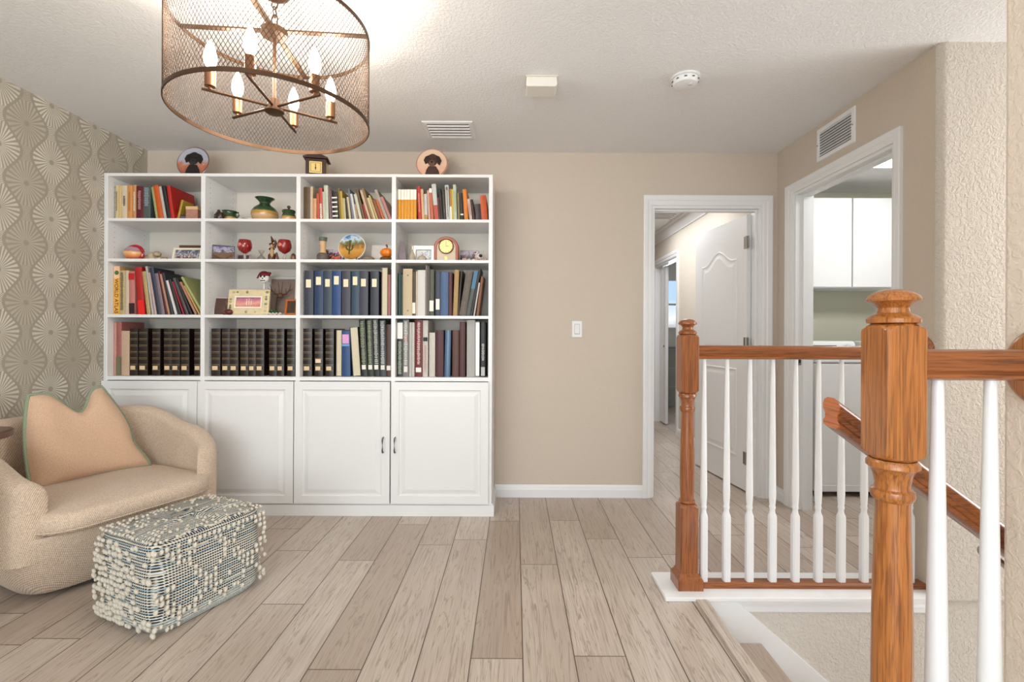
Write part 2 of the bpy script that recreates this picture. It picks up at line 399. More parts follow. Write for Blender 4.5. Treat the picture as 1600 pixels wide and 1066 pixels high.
# baseboards
BB = [(0, 0), (0.014, 0), (0.014, 0.055), (0.011, 0.062), (0.009, 0.075), (0.004, 0.086), (0, 0.088)]
def base_x(name, x0, x1, y, sgn=-1): return struct(name, prism(BM(), [(y+sgn*a, b) for a, b in BB], 'X', x0, x1), M_white)
def base_y(name, y0, y1, x, sgn=-1): return struct(name, prism(BM(), [(x+sgn*a, b) for a, b in BB], 'Y', y0, y1), M_white)
base_x('baseboard_back', -0.14, DX0-0.062, WY)
base_x('baseboard_corner', DX1+0.072, WX1, WY)
base_y('baseboard_right', LY1+0.085, WY, WX1)
base_y('baseboard_left', -3.0, 3.03, WX0, 1)
base_y('baseboard_hall', WY+0.12, 5.43, WX1)
base_x('baseboard_laundry', WX1+0.12, 4.2, 4.33)
# crown moulding in the hall
CR = [(0, 0), (0, -0.115), (0.012, -0.115), (0.018, -0.10), (0.045, -0.07), (0.075, -0.03), (0.095, -0.02), (0.10, 0)]
struct('trim_7', prism(BM(), [(WX1-a, H+b) for a, b in CR], 'Y', WY+0.12, 8.9), M_white)

# ------------------------------------------------------------------ stairs
M_nose = mat((196, 182, 166), 0.4, name='stair_nosing', noise=0.35, nscale=40)
st = thing('staircase', (0.786, 1.6, 0), 'grey oak staircase with white risers descending right beside the railing', 'stairs')
def local(o, root): o.location = -root.location; o.parent = root; return o
bm = BM(); prism(bm, [(0.786, -0.02), (0.786, 0.012), (0.83, 0.012), (0.842, 0.004), (0.842, -0.02)], 'Y', NY, 2.093)
local(obj('landing_nosing', bm, M_floor), st)
for k in range(9):
    xa, z = 0.84+0.247*k, -0.18-0.183*k
    bm = bx(xa-0.02, xa+0.235, NY+0.001, 2.082, z-0.03, z, 0); local(obj('tread', bm, M_floor, bevel=0.006), st)
    bm = bx(xa-0.018, xa, NY+0.001, 2.082, z, z+0.183-0.03 if k else -0.02); local(obj('riser', bm, M_white), st)
struct('trim_8', prism(BM(), [(0.842, -0.03), (0.842, -0.75), (4.1, -3.28), (4.1, -2.76), (1.017, -0.045), (0.96, -0.0), (0.842, -0.0)], 'Y', 2.083, 2.105), M_white)
struct('trim_9', prism(BM(), [(0.842, -0.25), (0.842, -0.75), (4.1, -3.28), (4.1, -2.76), (1.09, -0.25)], 'Y', NY, NY+0.0005), M_white)
# white cap board and fascia under the far railing
bm = BM(); box(bm, 0.655, WX1+0.02, 2.075, 2.30, 0.0, 0.019)
struct('trim_10', bm, M_white2, bevel=0.004)
bm = BM(); prism(bm, [(2.105, -0.055), (2.098, -0.055), (2.094, -0.03), (2.086, -0.012), (2.084, 0.0), (2.105, 0.0)], 'X', 0.843, WX1)
struct('trim_11', bm, M_white)

# ------------------------------------------------------------------ newels, balusters, rails
def sqring(half, R, z, cx, cy, n=48):
    out = []
    for k in range(n):
        a = 2*pi*(k+0.5)/n
        r = min(half/max(abs(cos(a)), abs(sin(a))), R)
        out.append((cx+r*cos(a), cy+r*sin(a), z))
    return out
def block(z0, z1, half, e=0.016, top=True, bottom=True):
    bm = BM(); c = half*1.4142; rs = []
    if bottom: rs += [sqring(half, half*0.93, z0, 0, 0), sqring(half, half*1.12, z0+e*0.3, 0, 0), sqring(half, half*1.3, z0+e*0.65, 0, 0), sqring(half, c, z0+e, 0, 0)]
    else: rs += [sqring(half, c, z0, 0, 0)]
    if top: rs += [sqring(half, c, z1-e, 0, 0), sqring(half, half*1.3, z1-e*0.65, 0, 0), sqring(half, half*1.12, z1-e*0.3, 0, 0), sqring(half, half*0.93, z1, 0, 0)]
    else: rs += [sqring(half, c, z1, 0, 0)]
    return rings(bm, rs)
def newel(loc, w, zb, zt, lower, label, m, base=True, rs=1.0):
    t = thing('newel_post', loc, label, 'newel post')
    h = w/2
    obj('upper_block', block(zb, zt, h), m, t, smooth=True)
    cap = [(.030, -.001), (.045*rs, .002), (.046*rs, .010), (.040*rs, .016), (.028*rs, .022), (.026*rs, .032), (.033*rs, .041), (.0455*rs, .046), (.0465*rs, .050), (.042*rs, .058), (.030*rs, .065), (.014*rs, .0695), (0, .0705)]
    obj('cap', lathe(BM(), cap, cz=zt), m, t, smooth=True)
    pr = [(.020, 0), (.040*rs, -.001), (.0455*rs, -.008), (.0455*rs, -.016), (.038*rs, -.022), (.0335*rs, -.034), (.030*rs, -.052), (.031*rs, -.060), (.037*rs, -.064), (.0385*rs, -.072), (.036*rs, -.081), (.030*rs, -.086), (.0295*rs, -.10)]
    L0 = zb-.10-lower
    for k in range(1, 9): pr.append(((.0295+(.0355-.0295)*sin(k/9*pi*0.62))*rs, -.10-L0*k/9*0.93))
    pr += [((.033)*rs, -.10-L0+.018), (.040*rs, -.10-L0+.014), (.041*rs, -.10-L0+.006), (.034*rs, -.10-L0)]
    obj('turned_shaft', lathe(BM(), [(a, b+zb) for a, b in pr]), m, t, smooth=True)
    obj('lower_block', block(0.001, lower, h, bottom=False), m, t, smooth=True)
    if base:
        b = h+0.016
        prof = [(b, 0), (b, 0.045), (b-0.003, 0.052), (b-0.010, 0.058), (b-0.012, 0.066), (b-0.0165, 0.072)]
        obj('base_moulding', rings(BM(), [[(-r, -r, z), (r, -r, z), (r, r, z), (-r, r, z)] for r, z in prof]), m, t)
    return t
FY, NYR = 2.18, 0.98
newel((0.783, FY, 0.019), 0.079, 0.873, 1.138, 0.375, 'oak newel post at far left end of railing, by the hall door', M_oak_far, rs=0.88)
newel((0.7715, NYR, 0.0), 0.080, 0.908, 1.182, 0.36, 'large close oak newel post in front, holding the near rail', M_oak_v)

RAILP = [(-.018, 0), (-.0285, .004), (-.0285, .012), (-.022, .018), (-.022, .028), (-.0285, .036), (-.0295, .046), (-.024, .056), (-.012, .0615), (.012, .0615), (.024, .056), (.0295, .046), (.0285, .036), (.022, .028), (.022, .018), (.0285, .012), (.0285, .004), (.018, 0)]
t = thing('stair_railing', (0.823, FY, 1.046), 'level oak handrail and shoe with white balusters between landing and stairwell', 'railing')
bm = prism(BM(), [(FY+a, 1.046+b) for a, b in RAILP], 'X', 0.823, WX1-0.018); local(obj('handrail', bm, M_oak_h, smooth=True), t)
bm = prism(BM(), [(FY-.032, .0195), (FY-.030, .034), (FY-.022, .040), (FY+.022, .040), (FY+.030, .034), (FY+.032, .0195)], 'X', 0.84, WX1-0.001); local(obj('shoe_rail', bm, M_oak_h), t)
def rosette(cx, cy, cz, r):
    return lathe(BM(), [(0, -.018), (r*0.82, -.018), (r*0.93, -.013), (r, -.006), (r, 0)], cx, cy, cz, 40, 'X')
local(obj('rosette', rosette(WX1-0.0005, FY+0.01, 1.085, 0.075), M_oak_v, smooth=True), t)
def baluster_bm(z0, z1, r0, r1, half, zb):
    bm = BM(); rs = [sqring(half, half*1.42, z0, 0, 0, 16), sqring(half, half*1.42, zb-0.018, 0, 0, 16), sqring(half, half*1.15, zb-0.008, 0, 0, 16), sqring(half, half*0.9, zb, 0, 0, 16)]
    def c(r, z): rs.append([(r*cos(2*pi*(k+.5)/16), r*sin(2*pi*(k+.5)/16), z) for k in range(16)])
    c(r0*.78, zb+.008); c(r0*.72, zb+.018); c(r0*.88, zb+.026); c(r0*.92, zb+.032); c(r0*.76, zb+.038); c(r0*.86, zb+.048); c(r0, zb+.09)
    for k in range(1, 7): c(r0+(r1-r0)*k/6, zb+.09+(z1-zb-.09)*k/6)
    return rings(bm, rs)
bal = None
for k in range(10):
    x = (1100.5+35.8*k-VX)/F*(FY)
    if bal is None:
        bal = obj('baluster', baluster_bm(0.040, 1.0465, .0155, .0088, .0158, .345), M_white2, smooth=True); o = bal
    else: o = bal.copy(); C.objects.link(o)
    o.parent = t; o.location = Vector((x, FY, 0))-t.location
t = thing('stair_railing', (0.812, NYR, 1.069), 'close oak rail with thick white balusters running into the right wall', 'railing')
bm = prism(BM(), [(NYR+a, 1.069+b) for a, b in RAILP], 'X', 0.812, NX-0.018); local(obj('handrail', bm, M_oak_h, smooth=True), t)
local(obj('rosette', rosette(NX-0.0005, NYR, 1.093, 0.084), M_oak_v, smooth=True), t)
bm = prism(BM(), [(NYR-.032, .0), (NYR-.030, .014), (NYR-.022, .020), (NYR+.022, .020), (NYR+.030, .014), (NYR+.032, .0)], 'X', 0.835, NX-0.001); local(obj('shoe_rail', bm, M_oak_h), t)
for k, px in enumerate((1465.5, 1548)):
    x = (px-VX)/F*NYR
    o = obj('baluster', baluster_bm(0.02, 1.0695, .0205, .0105, .02, .30), M_white2, smooth=True); o.parent = t; o.location = Vector((x, NYR, 0))-t.location
# wall handrail going down the stairs
t = thing('wall_handrail', (0.745, 1.15, 0.955), 'sloping oak handrail descending behind the near newel post', 'handrail')
SL = 0.735; xe = 3.2
def hp(x): return 0.947-SL*(x-0.745)
sec = [(a, b*1.15) for a, b in RAILP]
bm = BM(); rings(bm, [[(xx, 1.15+a, hp(xx)+b) for a, b in sec] for xx in (0.760, xe)])
local(obj('rail', bm, M_oak_h, smooth=True), t)
bm = BM(); rings(bm, [[(0.757, 1.15+a*1.0, hp(0.757)+b) for a, b in sec], [(0.7603, 1.15+a*1.0, hp(0.7603)+b) for a, b in sec]]); local(obj('end_cap', bm, M_oak_end), t)
for xb in (1.14, 2.2):
    zb = hp(xb)
    bm = BM(); tube(bm, [(xb, 1.15, zb+.006), (xb, 1.145, zb-.02), (xb, 1.11, zb-.035), (xb, NY, zb-.035)], .007, 8); lathe(bm, [(0, 0), (.028, 0), (.024, .008), (0, .01)], xb, NY, zb-.035, 16, 'Y')
    lathe(bm, [(0.0001, -.02), (.014, -.018), (.014, 0.01), (0.0001, .012)], xb-0.01, 1.14, zb-.012, 12, 'X')
    local(obj('bracket', bm, mat((190, 188, 182), 0.3, 1, name='nickel'), smooth=True), t)

# ------------------------------------------------------------------ hall door (open)
HX, HYd = DX1-0.02, WY+0.075
th = math.atan2(1.632-HX, 4.24-HYd+0.0)
dr = thing('panel_door', (HX, WY+0.112, 0), 'white two-panel arched door standing open into the hall', 'door', rz=0)
DL, DH, DT = 0.745, 2.02, 0.035
ang = math.atan2(0.095, 0.74)     # swung slightly past the jamb line
dr.rotation_euler = (0, 0, ang)
obj('door_leaf', bx(-DT, 0, 0, DL, 0.012, 0.012+DH), M_white, dr, bevel=0.002)
def arch_poly(y0, y1, z0, z1, A):
    def f(i):
        a, b, c, d = y0+i, y1-i, z0+i, z1-i; pts = [(a, c), (b, c), (b, d)]
        n = 24
        for k in range(1, n):
            u = 1-2*k/n
            zz = d+(A*0.5*(1+cos(pi*u/0.82)) if abs(u) < 0.82 else 0)
            pts.append(((a+b)/2+u*(b-a)/2, zz))
        pts.append((a, d)); return pts
    return f
DPR = [(0, 0.0003), (0.004, 0.005), (0.010, 0.005), (0.020, 0.0006), (0.034, 0.0006), (0.056, 0.005)]
for nm, f in (('upper_panel', arch_poly(0.115, DL-0.115, 1.02, 1.73, 0.09)), ('lower_panel', arch_poly(0.115, DL-0.115, 0.24, 0.90, 0.0))):
    bm = BM(); raised(bm, f, DPR, lambda p, o: (-DT-o, p[0], p[1])); raised(bm, f, DPR, lambda p, o: (o, p[0], p[1]))
    obj(nm, bm, M_white, dr)
M_hinge = mat((150, 146, 140), 0.35, 1, name='brushed_steel')
for z in (0.25, 1.09, 1.83):
    bm = bx(-DT-0.0015, -DT+0.002, 0.0, 0.032, z-0.045, z+0.045); box(bm, -DT-0.003, -DT+0.0005, -0.030, -0.004, z-0.045, z+0.045)
    lathe(bm, [(0.0001, -.046), (.006, -.046), (.006, .046), (.0001, .046)], -DT-0.004, -0.002, z, 10)
    obj('hinge', bm, M_hinge, dr)
# folding door in the bathroom opening
t = thing('folding_door', (WX1+0.07, 6.0, 0), 'narrow white folding door at the far hall opening', 'door')
obj('door_leaf', bx(-0.015, 0.02, 0.08, 0.20, 0.015, 2.02), M_white, t, bevel=0.003)
obj('door_leaf', bx(-0.015, 0.02, 0.21, 0.33, 0.015, 2.02), M_white, t, bevel=0.003)
bm = BM(); lathe(bm, [(0.0001, -.012), (.012, -.010), (.012, 0), (.0001, 0)], -0.018, 0.13, 1.0, 12, 'X'); obj('knob', bm, M_hinge, t)
# hall ceiling vent
def ceiling_register(x0, x1, y0, y1, label, z=H):
    t = thing('air_vent', ((x0+x1)/2, (y0+y1)/2, z), label, 'vent')
    a, b = (x1-x0)/2, (y1-y0)/2
    bm = BM(); fr = 0.028
    prof = [(0, 0), (0.004, -.006), (fr-.006, -.010), (fr, -.006), (fr, -.001)]
    rings(bm, [[(p[0], p[1], o) for p in rect(-a, a, -b, b, i)] for i, o in prof], cap0=False, cap1=False)
    obj('frame', bm, M_white2, t)
    obj('dark_duct', bx(-a+fr, a-fr, -b+fr, b-fr, -.003, -.001), mat((90, 90, 90), 0.8, name='duct'), t)
    n = 5
    for k in range(n):
        y = -b+fr+(2*b-2*fr)*(k+0.5)/n
        bm = prism(BM(), [(y, -.004), (y+.003, -.004), (y+.010, -.012), (y+.007, -.012)], 'X', -a+fr, a-fr); obj('louver', bm, M_white2, t)
    return t
ceiling_register(-0.575, -0.262, 2.90, 3.16, 'white ceiling air vent in front of the bookcase')
ceiling_register(1.45, 1.74, 5.0, 5.4, 'white ceiling air vent in the hall beyond the open doorway')
# return grille on right wall
t = thing('return_grille', (WX1, 2.78, 2.31), 'white slatted return grille high on the wall above laundry doorway', 'vent')
fr = .027
bm = BM(); rings(bm, [[(-o, p[0], p[1]) for p in rect(-.165, .165, -.1, .1, i)] for i, o in [(0, 0), (.003, .008), (fr-.004, .010), (fr, .006), (fr, .001)]], cap0=False, cap1=False)
obj('frame', bm, M_white2, t)
obj('dark_duct', bx(-.003, -.001, -.165+fr, .165-fr, -.1+fr, .1-fr), mat((120, 120, 122), 0.8, name='duct_grey'), t)
for k in range(9):
    z = -.1+fr+(.2-2*fr)*(k+.5)/9
    obj('louver', prism(BM(), [(-.003, z+.007), (-.001, z+.007), (-.009, z-.006), (-.011, z-.006)], 'Y', -.165+fr, .165-fr), M_white2, t)
for y in (-.152, .152): obj('screw', lathe(BM(), [(0.0001, -.012), (.004, -.0115), (.004, -.008)], 0, y, 0, 10, 'X'), M_hinge, t)
# chime cover, smoke alarm, light switch
t = thing('chime_box', P(845.5, 128, 2.44).xy.to_3d()+Vector((0, 0, H)), 'off-white door chime box with curved side on the ceiling', 'door chime')
bm = BM(); prism(bm, [(-.075, 0), (-.078, -.046), (-.070, -.052), (.070, -.052), (.078, -.044), (.075, 0)], 'Y', -.055, .055); obj('cover', bm, mat((226, 222, 214), 0.45, name='chime_plastic'), t, bevel=.003)
obj('back_plate', bx(-.08, .08, -.06, .06, -.006, 0), mat((214, 206, 190), 0.5, name='chime_plate'), t)
t = thing('smoke_alarm', (0.845, 2.40, H), 'round white smoke alarm on the ceiling near the right wall', 'smoke alarm')
obj('mounting_ring', lathe(BM(), [(.072, 0), (.072, -.008), (.066, -.010), (0, -.010)], seg=40), M_white2, t, smooth=True)
obj('body', lathe(BM(), [(.062, -.010), (.062, -.026), (.056, -.036), (.044, -.040), (0, -.042)], seg=40), M_white2, t, smooth=True)
bm = BM()
for k in range(10):
    a = 2*pi*k/10; bm2 = box(bm, .0605*cos(a)-.006, .0605*cos(a)+.006, .0605*sin(a)-.006, .0605*sin(a)+.006, -.024, -.019)
obj('sounder_slots', bm, mat((120, 112, 96), 0.6, name='slot'), t)
obj('test_button', lathe(BM(), [(0.011, -.040), (.010, -.0455), (0, -.046)], .018, -.02, 0, 20), mat((205, 205, 203), 0.4, name='button'), t, smooth=True)
t = thing('light_switch', P(901.5, 514.5, WY), 'white rocker light switch on the taupe back wall', 'light switch')
obj('cover_plate', bx(-.036, .036, -.006, 0, -.058, .058), M_white2, t, bevel=.003)
obj('rocker', prism(BM(), [(-.006, -.034), (-.0095, -.03), (-.007, 0), (-.0105, .032), (-.006, .034)], 'X', -.0165, .0165), M_white2, t)
bm = BM()
for k in (0, 1): pass
raised(bm, lambda i: rect(-.0185, .0185, -.036, .036, i), [(0, 0), (.002, -.0003)], lambda p, o: (p[0], -.0062+o, p[1])); obj('rocker_gap', bm, mat((150, 150, 150), .6, name='gap'), t)

# ------------------------------------------------------------------ laundry room
def cab(x0, x1, label):
    t = thing('wall_cabinet', (x0, 4.33, 1.55), label, 'cabinet', group=None)
    W = x1-x0
    obj('carcass', bx(0, W, -.31, -.001, 0, .75), M_white2, t)
    obj('cabinet_door', bx(.004, W-.004, -.33, -.311, .006, .748), M_white2, t, bevel=.002)
    return t
c1 = cab(2.43, 2.805, 'white wall cabinet left above the washer, with dark bar pull')
bm = BM(); tube(bm, [(.018, -.331, .07), (.018, -.350, .07), (.018, -.350, .19), (.018, -.331, .19)], .004, 6); obj('pull', bm, mat((60, 60, 60), .4, 1, name='dark_metal'), c1)
c2 = cab(2.81, 3.19, 'white wall cabinet right above the washer, nearest the door frame')
bm = BM(); tube(bm, [(.36, -.331, .07), (.36, -.350, .07), (.36, -.350, .19), (.36, -.331, .19)], .004, 6); obj('pull', bm, mat((60, 60, 60), .4, 1, name='dark_metal'), c2)
def washer(x0, label, name):
    t = thing(name, (x0, 3.42, 0), label, 'washing machine' if name == 'washing_machine' else 'dryer')
    W, D = .69, .68
    obj('cabinet', bx(0, W, 0, D, .035, .955), M_white2, t, bevel=.012, seg=3)
    obj('top_panel', bx(-.002, W+.002, -.006, D, .957, .985), M_white2, t, bevel=.008)
    bm = BM(); rings(bm, [[(p[0], p[1], z) for p in rect(.05, W-.05, .06, .50, i)] for i, z in [(0, .986), (.004, 1.0), (.02, 1.004)]], cap0=False); obj('lid', bm, M_white2, t)
    bm = BM(); rings(bm, [[(p[0], p[1], .9865) for p in rect(.044, W-.044, .054, .506, i)] for i in (0, .012)], cap0=False, cap1=False); obj('lid_gap', bm, mat((110, 112, 116), .5, name='gap_dark'), t)
    bm = prism(BM(), [(0.52, .985), (.545, 1.09), (.56, 1.105), (.66, 1.105), (.68, 1.09), (.68, .985)], 'X', .02, W-.02); obj('control_console', bm, M_white2, t, bevel=.01)
    bm = prism(BM(), [(.5315, 1.035), (.5395, 1.07), (.5425, 1.07), (.5345, 1.035)], 'X', .12, W-.18); obj('display_strip', bm, mat((40, 40, 44), .3, name='display'), t)
    bm = BM(); lathe(bm, [(.0001, -.03), (.028, -.028), (.03, 0), (.0001, 0)], W-.10, .535, 1.05, 20, 'Y'); obj('dial', bm, mat((210, 210, 212), .3, name='dial'), t, smooth=True)
    obj('kick_plate', bx(.01, W-.01, -.003, .02, .04, .085), mat((232, 233, 235), .35, name='kick'), t, bevel=.003)
    for fx in (.05, W-.05):
        for fy in (.05, D-.05): obj('foot', lathe(BM(), [(.0001, 0), (.022, 0), (.018, .036), (.0001, .036)], fx, fy, 0, 12), mat((40, 40, 40), .6, name='foot'), t)
    return t
washer(2.14, 'white top-loading washing machine standing in laundry room', 'washing_machine')
washer(2.86, 'white dryer right of the washer, control panel just visible', 'clothes_dryer')
t = thing('ceiling_lamp', (2.86, 3.50, H), 'bright white ceiling lamp panel inside the laundry room', 'ceiling lamp')
obj('frame', bx(-.2, .5, -.12, .12, -.02, 0), M_white2, t, bevel=.004)
em, N_, L_, B_ = newmat('lamp_diffuser'); B_.inputs['Emission Color'].default_value = (1, 1, .98, 1); B_.inputs['Emission Strength'].default_value = 9
obj('diffuser', bx(-.18, .48, -.10, .10, -.028, -.0205), em, t)

# ------------------------------------------------------------------ chandelier
CXh, CYh = -0.892, 1.77
t = thing('drum_chandelier', (CXh, CYh, H), 'bronze drum chandelier with wire mesh shade and six lit candle bulbs', 'chandelier')
M_br = mat((84, 60, 42), .45, .7, name='antique_bronze'); M_br2 = mat((80, 58, 40), .5, .6, name='light_bronze')
zb, zt_, RR = 1.940-H, 2.282-H, 0.335
lz = lambda v: v-H
obj('canopy', lathe(BM(), [(.062, 0), (.062, -.012), (.052, -.035), (.030, -.05), (.012, -.056), (0, -.056)], seg=32), mat((84, 58, 42), .4, .7, name='dark_bronze'), t, smooth=True)
for k in range(3):
    bm = BM(); zc = -.070-.030*k; a0 = k*pi/2
    tube(bm, [(.011*cos(a)*cos(a0), .011*cos(a)*sin(a0), zc+.02*sin(a)) for a in [2*pi*i/16 for i in range(17)]], .0025, 6); obj('chain_link', bm, M_br, t)
obj('top_hub', lathe(BM(), [(0, .012), (.02, .012), (.030, .006), (.045, .004), (.045, -.018), (.02, -.02), (0, -.02)], 0, 0, lz(2.268), 24), M_br, t, smooth=True)
obj('rod', lathe(BM(), [(.006, lz(1.99)), (.006, lz(2.27))], seg=12), M_br, t)
for k in range(4):
    a = radians(5+90*k); bm = BM(); d = Vector((cos(a), sin(a), 0)); n = Vector((-sin(a), cos(a), 0)); z = lz(2.270)
    rings(bm, [[d*r+n*.010+Vector((0, 0, z-.004)), d*r-n*.010+Vector((0, 0, z-.004)), d*r-n*.010+Vector((0, 0, z+.002)), d*r+n*.010+Vector((0, 0, z+.002))] for r in (.03, RR-.002)])
    obj('spoke', bm, M_br2, t)
for z0, z1 in ((zb, zb+.014), (zt_-.014, zt_)):
    bm = BM(); prof = [(RR-.0025, z0), (RR+.0015, z0), (RR+.0015, z1), (RR-.0025, z1)]
    rings(bm, [[(r*cos(2*pi*k/96), r*sin(2*pi*k/96), z) for k in range(96)] for r, z in prof+[prof[0]]], cap0=False, cap1=False)
    obj('hoop', bm, M_br, t, smooth=True)
bm = BM(); nW = 150; seg = 10; dphi = (zt_-zb-.02)*0.60/RR
for s in (-1, 1):
    for k in range(nW):
        rs = []
        for i in range(seg+1):
            a = 2*pi*k/nW+s*dphi*i/seg; z = zb+.010+(zt_-zb-.020)*i/seg; q = RR-.001; rw = .00085
            c_ = Vector((q*cos(a), q*sin(a), z)); ra = Vector((cos(a), sin(a), 0)); ta = Vector((-sin(a), cos(a), 0))
            rs.append([c_+ta*rw*1.3, c_+ra*rw, c_-ta*rw*1.3, c_-ra*rw])
        rings(bm, rs)
obj('mesh_shade', bm, M_br2, t)
obj('lower_hub', lathe(BM(), [(0, -.022), (.026, -.020), (.034, -.014), (.034, -.006), (.022, -.002), (.022, .030), (.014, .034), (0, .034)], 0, 0, lz(1.985), 28), M_br, t, smooth=True)
M_sock = mat((150, 108, 78), .35, .8, name='socket_bronze')
bulb_m, N_, L_, B_ = newmat('lit_bulb'); B_.inputs['Emission Color'].default_value = (1, .93, .84, 1); B_.inputs['Emission Strength'].default_value = 45
for k in range(6):
    a = radians(216+60*k); d = Vector((cos(a), sin(a), 0)); z = lz(1.990)
    bm = BM(); tube(bm, [d*.02+Vector((0, 0, z)), d*.225+Vector((0, 0, z))], .0052, 8); arm = obj('arm', bm, M_br, t)
    c_ = d*.20
    bm = lathe(BM(), [(0, .004), (.006, .004), (.006, .012), (.0175, .014), (.0175, .072), (.014, .073), (0, .073)], c_.x, c_.y, z, 18); so = obj('candle_socket', bm, M_sock, t, smooth=True)
    bm = lathe(BM(), [(.009, .073), (.012, .080), (.0195, .098), (.021, .112), (.018, .135), (.010, .158), (.003, .172), (0, .175)], c_.x, c_.y, z, 16); bu = obj('bulb', bm, bulb_m, t, smooth=True)
    ld = bpy.data.lights.new('bulb_light', 'POINT'); ld.energy = BULB_POWER; ld.color = (1, .90, .76); ld.shadow_soft_size = .02
    lo = bpy.data.objects.new('bulb_light', ld); C.objects.link(lo); lo.parent = t; lo.location = (c_.x, c_.y, z+.205)

# ------------------------------------------------------------------ bookcase
BY = 3.038; SF = F/BY
def bX(px): return (px-VX)/SF
BCZ = dict(top=2.162, s1=1.877, s2=1.6205, s3=1.267, s4=0.8765)
TH = .018
bc = thing('bookcase', (bX(463), BY, 0), 'tall white built-in bookcase with open shelves above four cupboard doors', 'bookcase')
def bpart(name, bm, m, **k): return local(obj(name, bm, m, None, **k), bc)
xl = WX0+.003
bpart('filler_strip', bx(xl, bX(164), BY, BY+.018, 0.08, BCZ['top']), M_white2)
div = [(bX(164.5), bX(168)), (bX(313.3), bX(319.8)), (bX(462.2), bX(468.6)), (bX(611.3), bX(617.6)), (bX(763), bX(769))]
for i, (a, b) in enumerate(div):
    bpart('upright_panel', bx(a, b, BY, WY-.006, 0.08, BCZ['top']), M_white2)
bays = [(div[i][1], div[i+1][0]) for i in range(4)]
for i, (a, b) in enumerate(bays):
    bpart('back_panel', bx(a, b, WY-.012, WY-.006, .85, BCZ['top']-TH), M_back)
    for key in ('top', 's1', 's2', 's3', 's4'):
        z = BCZ[key]; h = TH if key != 's4' else .024
        bpart('shelf', bx(a, b, BY+.0005, WY-.0125, z-h, z), M_white2)
bpart('plinth', bx(xl, bX(773), BY-.008, WY-.02, 0, .070), M_white2)
bpart('plinth_cap', bx(xl, bX(771), BY+.001, WY-.02, .0705, .079), M_white2)
bm = BM()
for i, (a, b) in enumerate(bays):
    z = .90
    while z < 2.12:
        for yy in (BY+.05, WY-.06):
            for x, s in ((a, 1), (b, -1)):
                box(bm, x, x+s*.0006, yy-.0022, yy+.0022, z-.0022, z+.0022)
        z += .032
bpart('peg_holes', bm, mat((150, 150, 150), .8, name='hole'))
DRP = [(0, 0.0), (0.0, .017), (.003, .018), (.050, .018), (.054, .011), (.064, .010), (.090, .0165), (.094, .0165)]
dpx = [(161, 310.5), (311.5, 460.5), (462, 610.5), (612.5, 764)]
for i, (a, b) in enumerate(dpx):
    bm = BM(); raised(bm, lambda q: rect(max(bX(a), xl), bX(b), .080, .848, q), DRP, lambda p, o: (p[0], BY-o, p[1]))
    d = bpart('cupboard_door', bm, M_white2)
    if i >= 2:
        hx = bX(601) if i == 2 else bX(619.5)
        hb = BM(); tube(hb, [(hx, BY-.018, .405), (hx, BY-.040, .408), (hx, BY-.044, .42), (hx, BY-.044, .485), (hx, BY-.040, .497), (hx, BY-.018, .500)], .0042, 8)
        h = local(obj('door_handle', hb, mat((96, 92, 88), .3, 1, name='gunmetal'), smooth=True), bc)
        h.location = (0, 0, 0); h.parent = d

# ------------------------------------------------------------------ books
BFY = 3.075; SB = F/BFY
ORD = ['first', 'second', 'third', 'fourth', 'fifth', 'sixth', 'seventh', 'eighth', 'ninth', 'tenth', 'eleventh', 'twelfth', 'thirteenth', 'fourteenth', 'fifteenth', 'sixteenth',
       'seventeenth', 'eighteenth', 'nineteenth', 'twentieth', 'twenty-first', 'twenty-second', 'twenty-third', 'twenty-fourth', 'twenty-fifth', 'twenty-sixth', 'twenty-seventh', 'twenty-eighth', 'twenty-ninth', 'thirtieth']
BAYN = ['leftmost', 'second', 'third', 'rightmost']
M_pages = mat((232, 222, 196), .8, name='pages', noise=.3, nscale=200)
def marks(bm, wd, h, z0, z1, seed, wf=.45, fr=0, mi=1):
    """illegible lettering on a spine as small raised strokes"""
    r = random.Random(seed); z = z0*h
    while z < z1*h:
        l = h*r.uniform(.012, .03); x = wd*(.5+r.uniform(-.03, .03)); hw = wd*wf/2*r.uniform(.6, 1)
        box(bm, x-hw, x+hw, fr-.0012, fr-.0002, z, z+l*.55, mi); z += l
